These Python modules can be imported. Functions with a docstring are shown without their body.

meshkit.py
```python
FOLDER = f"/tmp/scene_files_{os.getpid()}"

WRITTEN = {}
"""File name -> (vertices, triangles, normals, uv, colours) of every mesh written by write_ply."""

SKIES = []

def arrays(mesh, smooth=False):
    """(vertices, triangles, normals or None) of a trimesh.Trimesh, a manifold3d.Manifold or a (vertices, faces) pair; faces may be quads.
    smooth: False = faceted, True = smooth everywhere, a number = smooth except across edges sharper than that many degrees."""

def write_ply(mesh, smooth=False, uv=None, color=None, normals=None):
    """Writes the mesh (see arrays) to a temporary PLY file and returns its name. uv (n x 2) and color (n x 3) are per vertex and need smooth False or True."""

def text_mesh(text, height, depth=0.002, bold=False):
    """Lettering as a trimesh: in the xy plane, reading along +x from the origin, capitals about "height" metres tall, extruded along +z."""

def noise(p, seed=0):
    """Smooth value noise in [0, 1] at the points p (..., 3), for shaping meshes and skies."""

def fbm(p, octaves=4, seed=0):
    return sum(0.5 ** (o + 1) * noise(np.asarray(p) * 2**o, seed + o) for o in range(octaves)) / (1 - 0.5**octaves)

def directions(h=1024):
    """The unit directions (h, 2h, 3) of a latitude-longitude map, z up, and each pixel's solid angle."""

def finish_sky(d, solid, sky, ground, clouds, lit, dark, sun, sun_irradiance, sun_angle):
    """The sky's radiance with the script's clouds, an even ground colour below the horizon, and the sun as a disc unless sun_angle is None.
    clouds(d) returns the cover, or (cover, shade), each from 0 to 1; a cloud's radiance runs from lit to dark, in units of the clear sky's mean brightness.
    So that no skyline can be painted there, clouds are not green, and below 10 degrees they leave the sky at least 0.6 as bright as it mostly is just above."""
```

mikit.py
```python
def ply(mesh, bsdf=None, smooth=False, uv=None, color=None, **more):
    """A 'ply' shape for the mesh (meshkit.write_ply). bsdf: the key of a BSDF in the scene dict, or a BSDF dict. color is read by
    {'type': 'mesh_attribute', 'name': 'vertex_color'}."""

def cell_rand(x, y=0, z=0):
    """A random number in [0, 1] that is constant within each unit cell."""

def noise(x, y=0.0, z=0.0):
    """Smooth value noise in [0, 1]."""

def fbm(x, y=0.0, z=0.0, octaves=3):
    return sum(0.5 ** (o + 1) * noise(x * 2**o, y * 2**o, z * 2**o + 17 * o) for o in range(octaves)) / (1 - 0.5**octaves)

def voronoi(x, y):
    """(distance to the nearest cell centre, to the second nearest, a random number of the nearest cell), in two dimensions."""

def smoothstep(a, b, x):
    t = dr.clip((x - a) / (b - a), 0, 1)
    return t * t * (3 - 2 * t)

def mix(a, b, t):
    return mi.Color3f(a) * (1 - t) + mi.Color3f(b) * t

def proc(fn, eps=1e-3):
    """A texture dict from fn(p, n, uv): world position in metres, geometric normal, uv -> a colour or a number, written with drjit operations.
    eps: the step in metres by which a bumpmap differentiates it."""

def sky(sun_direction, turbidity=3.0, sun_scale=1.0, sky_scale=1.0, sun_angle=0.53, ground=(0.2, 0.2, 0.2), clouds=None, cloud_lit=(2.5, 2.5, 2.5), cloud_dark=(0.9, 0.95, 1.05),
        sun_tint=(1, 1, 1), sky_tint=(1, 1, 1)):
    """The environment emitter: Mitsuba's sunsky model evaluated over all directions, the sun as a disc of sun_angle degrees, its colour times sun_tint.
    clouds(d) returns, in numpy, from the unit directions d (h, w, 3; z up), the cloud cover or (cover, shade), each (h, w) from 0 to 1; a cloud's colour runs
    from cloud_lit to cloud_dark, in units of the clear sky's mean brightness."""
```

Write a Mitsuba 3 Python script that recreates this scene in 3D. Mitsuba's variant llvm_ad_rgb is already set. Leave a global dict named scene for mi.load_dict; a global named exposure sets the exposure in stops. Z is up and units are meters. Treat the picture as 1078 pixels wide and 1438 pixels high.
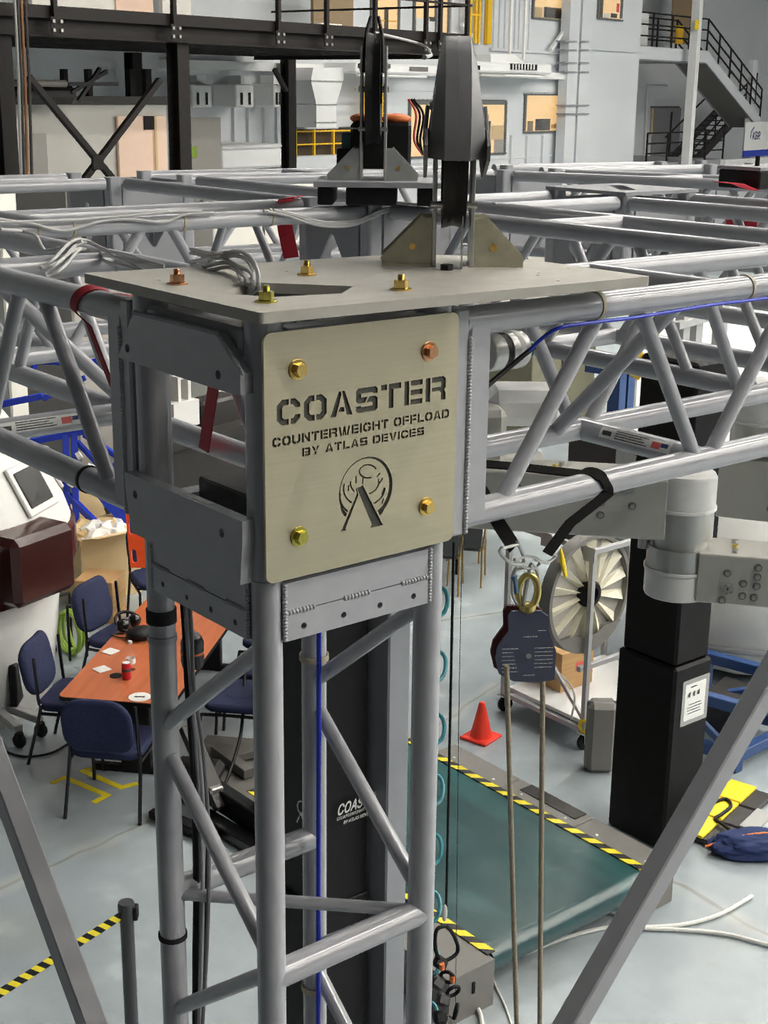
import math, random
import numpy as np, trimesh, mitsuba as mi, drjit as dr, mikit, meshkit
from shapely.geometry import Polygon, LineString, Point, box as sbox
from shapely.ops import unary_union
from shapely import affinity
from mikit import noise, fbm, smoothstep, mix, proc
T = mi.ScalarTransform4f
scene, labels = {}, {}
exposure = 0.45
RNG = random.Random(7)

# ---------------------------------------------------------------- camera
F_PX = 1976.6
CAM = np.array([-1.2058, -1.7891, 4.70])
FW = np.array([0.6030, 0.7448, -0.28577]); FW /= np.linalg.norm(FW)
RT = np.array([0.77931, -0.62654, 0.01146]); RT -= FW * (RT @ FW); RT /= np.linalg.norm(RT)
DN = np.cross(FW, RT)
scene['camera'] = {'type': 'perspective', 'fov': math.degrees(2 * math.atan(539 / F_PX)), 'fov_axis': 'x', 'near_clip': 0.05, 'far_clip': 300.0,
                   'to_world': T().look_at(origin=CAM.tolist(), target=(CAM + FW).tolist(), up=(-DN).tolist())}
S = 0.345                                   # truss width between chord axes
ZT, ZB = 4.325, 3.977                       # axes of the upper and lower chords
BA = math.radians(14.0)                     # the hall's heading against the truss grid
BU, BV = np.array([math.cos(BA), math.sin(BA), 0]), np.array([-math.sin(BA), math.cos(BA), 0])
def bf(u, v, z): return np.array([CAM[0], CAM[1], 0]) + u * BU + v * BV + np.array([0, 0, z])
def at(px, py, **k):
    """Point of the photograph's line of sight on a plane x=, y=, z= or v= (hall depth)."""
    d = (px - 539) / F_PX * RT + (py - 719) / F_PX * DN + FW
    (a, val), = k.items()
    if a == 'v': return CAM + d * (val / (d @ BV))
    i = 'xyz'.index(a)
    return CAM + d * ((val - CAM[i]) / d[i])

# ---------------------------------------------------------------- materials
def lin(r, g=None, b=None):
    if g is None: g = b = r
    return [float(((c / 255 + 0.055) / 1.055) ** 2.4 if c > 10 else c / 255 / 12.92) for c in (r, g, b)]
def mat(key, rgb, rough=0.5, metal=0.0, **more):
    c = rgb if isinstance(rgb, dict) else {'type': 'rgb', 'value': lin(*rgb)}
    scene[key] = {'type': 'twosided', 'b': {'type': 'principled', 'base_color': c, 'roughness': rough, 'metallic': metal, **more}}
    return key
def emit(rgb, k): return {'type': 'area', 'radiance': {'type': 'rgb', 'value': [c * k for c in lin(*rgb)]}}

# ---------------------------------------------------------------- hall lights
LAMPS = [(u, v) for u in (-4, 5, 13, 22, 31, 42) for v in (-20, -14, -9, -4.5, 0, 4.5, 9) if u * .97 - .24 * v > 5.4]
LAMP_K = 50.0

# ---------------------------------------------------------------- mesh helpers
A = np.asarray
ez_ = A([0, 0, 1.0])
def unit(v): v = A(v, float); return v / np.linalg.norm(v)
def frame(z, hint=None):
    z = unit(z); h = A(hint if hint is not None else ([0, 0, 1] if abs(z[2]) < .95 else [1, 0, 0]), float)
    x = unit(np.cross(h, z)) if np.linalg.norm(np.cross(h, z)) > 1e-6 else unit(np.cross([0.3, 1, .2], z))
    return x, np.cross(z, x), z
def M4(o, x, y, z): m = np.eye(4); m[:3, 0], m[:3, 1], m[:3, 2], m[:3, 3] = x, y, z, o; return m
def join(*ms):
    ms = [m for q in ms for m in (q if isinstance(q, (list, tuple)) else [q])]
    return trimesh.util.concatenate(ms)
def place(m, o, x, y, z): m = m.copy(); m.apply_transform(M4(o, x, y, z)); return m
def tube(pts, r, n=12, caps=True, closed=False):
    """A tube along a polyline; r one number or one per point."""
    p = A(pts, float); k = len(p); r = np.broadcast_to(A(r, float), (k,))
    t = np.gradient(p, axis=0) if not closed else np.roll(p, -1, 0) - np.roll(p, 1, 0)
    t /= np.maximum(np.linalg.norm(t, axis=1, keepdims=True), 1e-12)
    x, y, _ = frame(t[0]); rings = []
    a = np.arange(n) * 2 * np.pi / n
    for i in range(k):
        x = x - t[i] * (x @ t[i]); x = unit(x); y = np.cross(t[i], x)
        rings.append(p[i] + r[i] * (np.cos(a)[:, None] * x + np.sin(a)[:, None] * y))
    v = np.vstack(rings); f = []
    m = k if closed else k - 1
    for i in range(m):
        b0, b1 = i * n, ((i + 1) % k) * n
        for j in range(n):
            j2 = (j + 1) % n; f += [(b0 + j, b0 + j2, b1 + j2), (b0 + j, b1 + j2, b1 + j)]
    if caps and not closed:
        c0, c1 = len(v), len(v) + 1; v = np.vstack([v, p[0], p[-1]]); e = (k - 1) * n
        for j in range(n):
            j2 = (j + 1) % n; f += [(c0, j2, j), (c1, e + j, e + j2)]
    return trimesh.Trimesh(v, f, process=False)
def cyl(p0, p1, r, n=20): return tube([p0, p1], r, n)
def spline(pts, per=8):
    p = A(pts, float); q = np.vstack([2 * p[0] - p[1], p, 2 * p[-1] - p[-2]]); out = []
    for i in range(len(p) - 1):
        a, b, c, d = q[i:i + 4]
        for s in np.linspace(0, 1, per, endpoint=False):
            out.append(.5 * (2 * b + (c - a) * s + (2 * a - 5 * b + 4 * c - d) * s * s + (3 * b - a - 3 * c + d) * s ** 3))
    return np.vstack(out + [p[-1:]])
def hose(pts, r, per=8, n=8): return tube(spline(pts, per), r, n)
def box(c, s, b=0.0, x=(1, 0, 0), y=(0, 1, 0)):
    """A box of size s about c, edges chamfered by b."""
    x = unit(x); y = unit(y); z = np.cross(x, y); h = A(s, float) / 2; b = min(b, *(h * .95))
    if b <= 0:
        m = trimesh.creation.box(extents=s)
    else:
        v = [(sx * (h[0] - (b if k != 0 else 0)), sy * (h[1] - (b if k != 1 else 0)), sz * (h[2] - (b if k != 2 else 0)))
             for sx in (-1, 1) for sy in (-1, 1) for sz in (-1, 1) for k in range(3)]
        m = trimesh.convex.convex_hull(A(v))
    return place(m, c, x, y, z)
def beam(p0, p1, w, h, b=0.002, up=(0, 0, 1)):
    """Square bar from p0 to p1; w across, h along up."""
    p0, p1 = A(p0, float), A(p1, float); z = unit(p1 - p0)
    x = unit(np.cross(up, z)) if np.linalg.norm(np.cross(up, z)) > 1e-6 else A([1., 0, 0]); y = np.cross(z, x)
    m = box((0, 0, 0), (w, h, np.linalg.norm(p1 - p0)), b); return place(m, (p0 + p1) / 2, x, y, z)
def polys(g): return [q for q in getattr(g, 'geoms', [g]) if isinstance(q, Polygon) and q.area > 1e-9]
def ext(poly, t, o=(0, 0, 0), x=(1, 0, 0), y=(0, 1, 0)):
    """Extrudes a shapely polygon by t along x cross y."""
    ms = [trimesh.creation.extrude_polygon(q, t, engine='earcut') for q in polys(poly)]
    return place(join(ms), o, unit(x), unit(y), np.cross(unit(x), unit(y)))
def lathe(prof, o=(0, 0, 0), axis=(0, 0, 1), n=24):
    m = trimesh.creation.revolve(A(prof, float), sections=n); x, y, z = frame(axis); return place(m, o, x, y, z)
def strap(pts, wdir, w, t=.003):
    """A ribbon along pts, w wide along wdir (one vector or one per point)."""
    p = A(pts, float); k = len(p); wd = np.broadcast_to(A(wdir, float), (k, 3)); tn = np.gradient(p, axis=0); v = []
    for i in range(k):
        a = unit(wd[i]); nn = unit(np.cross(a, tn[i])) * t / 2; e = a * w / 2
        v += [p[i] - e - nn, p[i] + e - nn, p[i] + e + nn, p[i] - e + nn]
    f = []
    for i in range(k - 1):
        for j in range(4):
            a, b = i * 4 + j, i * 4 + (j + 1) % 4; f += [(a, b, b + 4), (a, b + 4, a + 4)]
    f += [(0, 2, 1), (0, 3, 2), (4 * k - 4, 4 * k - 3, 4 * k - 2), (4 * k - 4, 4 * k - 2, 4 * k - 1)]
    return trimesh.Trimesh(v, f, process=False)
def hexpoly(r): return Polygon([(r * math.cos(k * math.pi / 3), r * math.sin(k * math.pi / 3)) for k in range(6)])
def rrect(x0, y0, x1, y1, r): return sbox(x0 + r, y0 + r, x1 - r, y1 - r).buffer(r, quad_segs=5)
ICO = trimesh.creation.icosphere(subdivisions=1)
ICO2 = trimesh.creation.icosphere(subdivisions=2)
def ell(c, r, x=(1, 0, 0), y=(0, 1, 0), fine=False):
    m = (ICO2 if fine else ICO).copy(); m.apply_scale(A(r, float)); return place(m, c, unit(x), unit(y), np.cross(unit(x), unit(y)))
def weld(p0, p1, r=.0045, step=None):
    """A row of overlapping weld ripples."""
    p0, p1 = A(p0, float), A(p1, float); L = np.linalg.norm(p1 - p0); n = max(2, int(L / (step or r * 1.1))); x, y, z = frame(p1 - p0)
    return join([ell(p0 + (p1 - p0) * i / (n - 1), (r, r, r * .8), x, y) for i in range(n)])
def ringpts(c, x, y, r, n=28, a0=0, a1=2 * math.pi):
    a = np.linspace(a0, a1, n, endpoint=abs(a1 - a0) < 6.28); return A(c) + r * (np.cos(a)[:, None] * A(x) + np.sin(a)[:, None] * A(y))
def ring(c, axis, R, r, n=28, m=8):
    x, y, _ = frame(axis); return tube(ringpts(c, x, y, R, n), r, m, closed=True)

# ---------------------------------------------------------------- the scene's entries
used = {}
def num(base):
    k = used.get(base, 0); used[base] = k + 1
    return base if k == 0 else f'{base}_{k:03d}'
def thing(name, label, cat, group=None, kind=None):
    key = num(name); labels[key] = {'label': label, 'category': cat}
    if group: labels[key]['group'] = group
    if kind: labels[key]['kind'] = kind
    return key
def part(parent, name, mesh, m, smooth=30, label=None, **more):
    key = num(f'{parent}__{name}')
    scene[key] = mikit.ply(mesh, m, smooth=smooth, **more)
    if label: labels[key] = {'label': label}
    if name in ('printing', 'print', 'symbols'): labels[key] = {'kind': 'stuff'}
    return key
def solo(name, mesh, m, label, cat, group=None, smooth=30, kind=None):
    key = thing(name, label, cat, group, kind); scene[key] = mikit.ply(mesh, m, smooth=smooth); return key
def struct(name, mesh, m, parent=None, smooth=False, **more):
    if parent: return part(parent, name, mesh, m, smooth, **more)
    key = num(name); scene[key] = mikit.ply(mesh, m, smooth=smooth, **more); labels[key] = {'kind': 'structure'}; return key

# ---------------------------------------------------------------- material list
CRACKS = [(*at(*a, z=0)[:2], *at(*b, z=0)[:2]) for a, b in (((-60, 1275), (240, 1140)), ((930, 1230), (1120, 1335)), ((600, 1030), (700, 960)), ((560, 880), (760, 850)))]
def f_floor(p, n, uv):
    a = fbm(p.x * .55, p.y * .55, 0.3, 4); b = fbm(p.x * 3.1 + 9, p.y * 3.1, 2.2, 4); c = noise(p.x * 23, p.y * 23, 5)
    col = mix(lin(134, 143, 148), lin(160, 170, 174), smoothstep(.3, .7, a * .65 + b * .35))
    col = mix(col, lin(206, 213, 214), smoothstep(.62, .8, b) * .25)
    for (x0, y0, x1, y1) in CRACKS:
        L = math.hypot(x1 - x0, y1 - y0); ux, uy = (x1 - x0) / L, (y1 - y0) / L
        d = dr.abs((p.x - x0) * -uy + (p.y - y0) * ux + .05 * (noise(p.x * 6, p.y * 6, 1) - .5)); t = (p.x - x0) * ux + (p.y - y0) * uy
        col = mix(col, lin(112, 112, 106), dr.select((t > 0) & (t < L), (1 - smoothstep(.006, .022, d)) * .7, 0))
        col = mix(col, lin(206, 206, 196), dr.select((t > 0) & (t < L), (1 - smoothstep(.02, .12, d)) * .3, 0) * noise(p.x * 5, p.y * 5, 8))
    return mix(col, lin(132, 134, 132), smoothstep(.66, .86, fbm(p.x * 1.2, p.y * 1.2 + 40, 1, 3)) * .4 + smoothstep(.86, .95, c) * .12)
mat('floor_coat', proc(f_floor), proc(lambda p, n, uv: .22 + .2 * fbm(p.x * 2, p.y * 2, 1, 3)), specular=.5)
def f_paint(p, n, uv):
    s = noise(p.x * 35, p.y * 35, p.z * 35) * .5 + noise(p.x * 6, p.y * 6, p.z * 6) * .5
    return mix(lin(146, 147, 152), lin(161, 162, 166), s)
mat('gray_paint', proc(f_paint), .2, specular=.6, clearcoat=1.0, clearcoat_gloss=.97)
mat('gray_paint_dull', (140, 141, 145), .42)
def f_plate(p, n, uv):
    s = noise(p.x * 3, p.y * 3, p.z * 260) * .5 + noise(p.x * 9, p.y * 9, p.z * 900) * .5
    return mix(lin(186, 176, 150), lin(194, 184, 158), s)
mat('brushed_plate', proc(f_plate), .36, .8, anisotropic=.3)
mat('letter_dark', (52, 52, 46), .6)
mat('zinc_gold', (208, 178, 106), .22, .95)
mat('zinc_copper', (196, 146, 108), .25, .95)
mat('zinc_green', (186, 176, 88), .22, .95)
mat('steel', (190, 190, 186), .3, .9)
mat('dull_zinc', proc(lambda p, n, uv: mix(lin(146, 143, 124), lin(176, 173, 152), fbm(p.x * 40, p.y * 40, p.z * 40, 3))), .42, .2)
mat('gray_zinc', (150, 152, 150), .4, .3)
mat('aluminium', (186, 186, 182), .35, .85)
mat('cast_aluminium', (178, 177, 170), .45, .3)
mat('beam_dark', (64, 62, 60), .6)
mat('dark_plate', proc(lambda p, n, uv: mix(lin(152, 149, 141), lin(168, 165, 156), fbm(p.x * 22, p.y * 22, p.z * 22, 3))), .5)
mat('charcoal_plastic', (100, 100, 102), .45)
mat('black', (15, 15, 16), .5, specular=.25)
mat('black_gloss', (14, 14, 15), .25)
mat('black_paint', (34, 32, 31), .45)
mat('hole', (18, 19, 21), .8)
mat('red_web', (146, 28, 42), .7)
mat('black_web', (20, 19, 19), .8, specular=.1)
mat('white_wire', (166, 166, 164), .4)
mat('tie_beige', (170, 160, 138), .6)
mat('sticker', (222, 222, 218), .5)
mat('ink', (60, 60, 62), .6)
mat('blue_ink', (42, 52, 110), .5)
mat('red_ink', (206, 96, 88), .5)
mat('blue_cable', (14, 40, 170), .35)
mat('wall_paint', proc(lambda p, n, uv: mix(lin(192, 196, 200), lin(209, 212, 215), fbm(p.x * .5, p.y * .5, p.z * .5, 3))), .7)
mat('white_paint', (226, 227, 226), .6)
mat('lamp_face', (240, 240, 236), .6)

# ================================================================ the hall
U0, U1, V0, V1, ZC = -9.0, 66.0, -26.0, 22.3, 14.0
def bbox_uv(u0, u1, v0, v1, z0, z1, b=0.0): return box(bf((u0 + u1) / 2, (v0 + v1) / 2, (z0 + z1) / 2), (u1 - u0, v1 - v0, z1 - z0), b, BU, BV)
struct('floor', bbox_uv(U0, U1, V0, V1 + 12, -.2, 0), 'floor_coat')
mat('ceiling_paint', (92, 94, 97), .8)
struct('ceiling', bbox_uv(U0, U1, V0, V1 + 12, ZC, ZC + .2), 'ceiling_paint')
struct('wall_back', bbox_uv(U0, 42.85, V1, V1 + .3, 0, ZC), 'wall_paint')
struct('wall_front', bbox_uv(U0, U1, V0 - .3, V0, 0, ZC), 'ceiling_paint')
struct('wall_left', bbox_uv(U0 - .3, U0, V0, V1 + 12, 0, ZC), 'ceiling_paint')
struct('wall_right', bbox_uv(U1, U1 + .3, V0, V1 + 12, 0, ZC), 'wall_paint')
for u, v in LAMPS:
    k = thing('ceiling_lamp', 'long rectangular lamp hanging below the hall ceiling', 'lamp', 'ceiling lamps in rows')
    part(k, 'housing', bbox_uv(u - 3.55, u + 3.55, v - .2, v + .2, 12.25, 12.35, .02), 'white_paint', False)
    part(k, 'diffuser', bbox_uv(u - 3.5, u + 3.5, v - .17, v + .17, 12.2, 12.249), 'lamp_face', False, emitter=emit((255, 250, 240), LAMP_K))

FH = unit(FW * [1, 1, 0])
dkp = thing('viewing_deck', 'dark steel deck behind the picture on which the photographer stands', 'deck')
mat('deck_dark', (58, 58, 60), .6)
part(dkp, 'floor_plate', box(A([*CAM[:2], 3.08]) - FH * 1.3, (4.6, 9.0, .12), .005, FH, np.cross(ez_, FH)), 'deck_dark', False)
for a_, b_ in ((-3.4, -4.2), (-3.4, 4.2), (.8, -4.2)): part(dkp, 'leg', box(A([*CAM[:2], 1.51]) + FH * a_ + np.cross(ez_, FH) * b_, (.15, .15, 3.02), .005), 'deck_dark', False)

# ================================================================ trusses
def chord(p0, p1): return cyl(p0, p1, .0253, 28)
BAYS = [(.511, .763), (1.07, .858), (1.109, 1.361), (1.668, 1.456)]
def truss(label, org, d, side, length, bays, face_diag=True, plate=True, sticker=None):
    """A square truss along d from org (axis of its near chord pair); side points to the far chord pair."""
    k = thing('box_truss', label, 'truss'); d = A(d, float); side = A(side, float); org = A(org, float)
    def P(s, a, z): q = org + d * s + side * a; q = q.copy(); q[2] = z; return q
    for a in (0, S):
        for z in (ZT, ZB): part(k, 'chord', chord(P(.404 if plate else 0, a, z), P(length, a, z)), 'gray_paint')
    for b0, b1 in bays:
        for a in (0, S): part(k, 'diagonal', cyl(P(b0, a, ZB), P(b1, a, ZT), .0155, 18), 'gray_paint')
    for n_, s in enumerate(sorted({round((bays[i][0] + bays[i + 1][0]) / 2, 3) for i in range(1, len(bays) - 1, 2)})):
        part(k, 'cross_tube', cyl(P(s, 0, ZB), P(s, S, ZB), .0253, 24), 'gray_paint')
        part(k, 'cross_tube', cyl(P(s, 0, ZT), P(s, S, ZT), .0253, 24), 'gray_paint')
    if face_diag:
        part(k, 'cross_diagonal', cyl(P(1.0, S, ZB), P(1.0, 0, ZT), .0165, 18), 'gray_paint')
    if plate:
        for a in (0, S): part(k, 'end_post', beam(P(.433, a, ZB - .012), P(.433, a, ZT + .002), .05, .05, .004, up=d), 'gray_paint', False)
    return k
tr = truss('gray box truss running right from the corner node, in front', (0, 0, 0), (1, 0, 0), (0, 1, 0), 2.15, BAYS)
part(tr, 'end_post', beam((1.98, S, ZB), (1.98, S, ZT), .06, .10, .004, up=(1, 0, 0)), 'gray_paint_dull', False)
tl = truss('gray box truss running left from the corner node with the red strap', (0, 0, 0), (0, 1, 0), (1, 0, 0), 1.80, BAYS)

# ================================================================ lower tower
tw = thing('truss_tower', 'square gray tubular tower carrying the corner node with the sign', 'tower')
for x in (0, S):
    for y in (0, S):
        part(tw, 'column', cyl((x, y, 0), (x, y, 3.945), .0253, 32), 'gray_paint')
    # rungs and diagonals, repeating down the tower
ZR = 3.198
for k_ in range(4):
    dz = -.62 * 1.0 * k_
    z = ZR + dz
    if z < .3: break
    part(tw, 'rung', cyl((0, 0, z), (S, 0, z), .0253, 24), 'gray_paint')
    part(tw, 'rung', cyl((0, S, z + .005), (S, S, z + .005), .0253, 24), 'gray_paint')
    part(tw, 'tie', cyl((0, S, z + .0), (S, 0, z + .0), .0125, 16), 'gray_paint')
    for x in (0, S):
        part(tw, 'diagonal', cyl((x, S, 3.555 + dz), (x, 0, 3.83 + dz), .0150, 18), 'gray_paint')
        part(tw, 'diagonal', cyl((x, S, 3.51 + dz), (x, 0, 3.235 + dz), .0150, 18), 'gray_paint')
# head plates with slots and holes
def headplate(face):
    o, x = ((0, -.0253, 0), (1, 0, 0)) if face == 'f' else ((-.0253, S, 0), (0, -1, 0))
    x0, x1 = .018, S - .018
    up = sbox(x0, 3.888, x1, 3.938)
    lo = sbox(x0, 3.838, x1, 3.8865)
    for h in (.055, .137, .215, .29): lo = lo.difference(Point(h, 3.858).buffer(.0055))
    y = (0, 0, 1)
    nrm = np.cross(x, y)
    part(tw, 'head_plate', ext(up, .014, A(o) - nrm * .014, x, y), 'gray_paint', False)
    part(tw, 'head_plate', ext(lo, .014, A(o) - nrm * .013, x, y), 'gray_paint', False)
    part(tw, 'hole', ext(sbox(x0 + .01, 3.842, x1 - .01, 3.874), .004, A(o) - nrm * .014, x, y), 'hole', False)
    for a, b in ((.02, .075), (.14, .19), (.265, .325)):
        part(tw, 'weld_bead', weld(A(o) + A(x) * a + (0, 0, 3.8872), A(o) + A(x) * b + (0, 0, 3.8872), .0052), 'gray_paint', 60)
    for a in (x0, x1):
        part(tw, 'weld_bead', weld(A(o) + A(x) * a + (0, 0, 3.842), A(o) + A(x) * a + (0, 0, 3.936), .0048), 'gray_paint', 60)
headplate('f'); headplate('l')

# ================================================================ corner node (the welded box behind the sign)
nd = thing('corner_node', 'gray welded node box with gusset plates on top of the tower', 'frame')
R2 = .028
for x in (0, S):
    for y in (0, S):
        part(nd, 'post', ext(rrect(-R2, -R2, R2, R2, .022), .4215, (x, y, 3.948)), 'gray_paint', 40)
for y in (0, S):
    for z in (ZT, ZB + .002):
        part(nd, 'rail', beam((R2, y, z), (S - R2, y, z), .05, .05, .006), 'gray_paint', False)
        part(nd, 'rail', beam((y, R2, z), (y, S - R2, z), .05, .05, .006), 'gray_paint', False)
# flat flanges that meet the trusses
for z0, z1 in ((3.95, 4.352),):
    part(nd, 'flange', box((.3885, 0, (z0 + z1) / 2), (.03, .056, z1 - z0), .004), 'gray_paint', False)
    part(nd, 'flange', box((0, .3885, (z0 + z1) / 2), (.056, .03, z1 - z0), .004), 'gray_paint', False)
    part(nd, 'flange', box((.3885, S, (z0 + z1) / 2), (.03, .056, z1 - z0), .004), 'gray_paint', False)
    part(nd, 'flange', box((S, .3885, (z0 + z1) / 2), (.056, .03, z1 - z0), .004), 'gray_paint', False)
for z in np.linspace(4.0, 4.30, 1):
    part(nd, 'weld_bead', weld((.4045, -.0285, 3.955), (.4045, -.0285, 4.30), .0055), 'gray_paint', 60)
    part(nd, 'weld_bead', weld((-.0285, .4045, 3.965), (-.0285, .4045, 4.30), .0055), 'gray_paint', 60)
# left face: two gusset plates standing proud
gx, gy = (0, -1, 0), (0, 0, 1)                    # plate x runs from the back (y = S) to the front corner
gt = Polygon([(-.03, 4.255), (.028, 4.337), (.288, 4.337), (.356, 4.287), (.356, 4.255), (.33, 4.252)])
for h in (.005, .293): gt = gt.difference(Point(h, 4.276).buffer(.0075))
part(nd, 'gusset', ext(gt, .022, (-.0285, S, 0), gx, gy), 'gray_paint', False)
gb = Polygon([(-.022, 4.052), (.354, 4.052), (.354, 4.02), (.345, 3.944), (-.006, 3.944), (-.022, 4.02)])
for h in (.012, .293): gb = gb.difference(Point(h, 4.018).buffer(.0075))
part(nd, 'gusset', ext(gb, .022, (-.0285, S, 0), gx, gy), 'gray_paint', False)
part(nd, 'weld_bead', weld((-.0465, S - .028, 4.339), (-.0465, S - .288, 4.339), .005), 'gray_paint', 60)
part(nd, 'weld_bead', weld((-.0465, S - .288, 4.339), (-.0465, S - .356, 4.288), .0045), 'gray_paint', 60)

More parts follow.
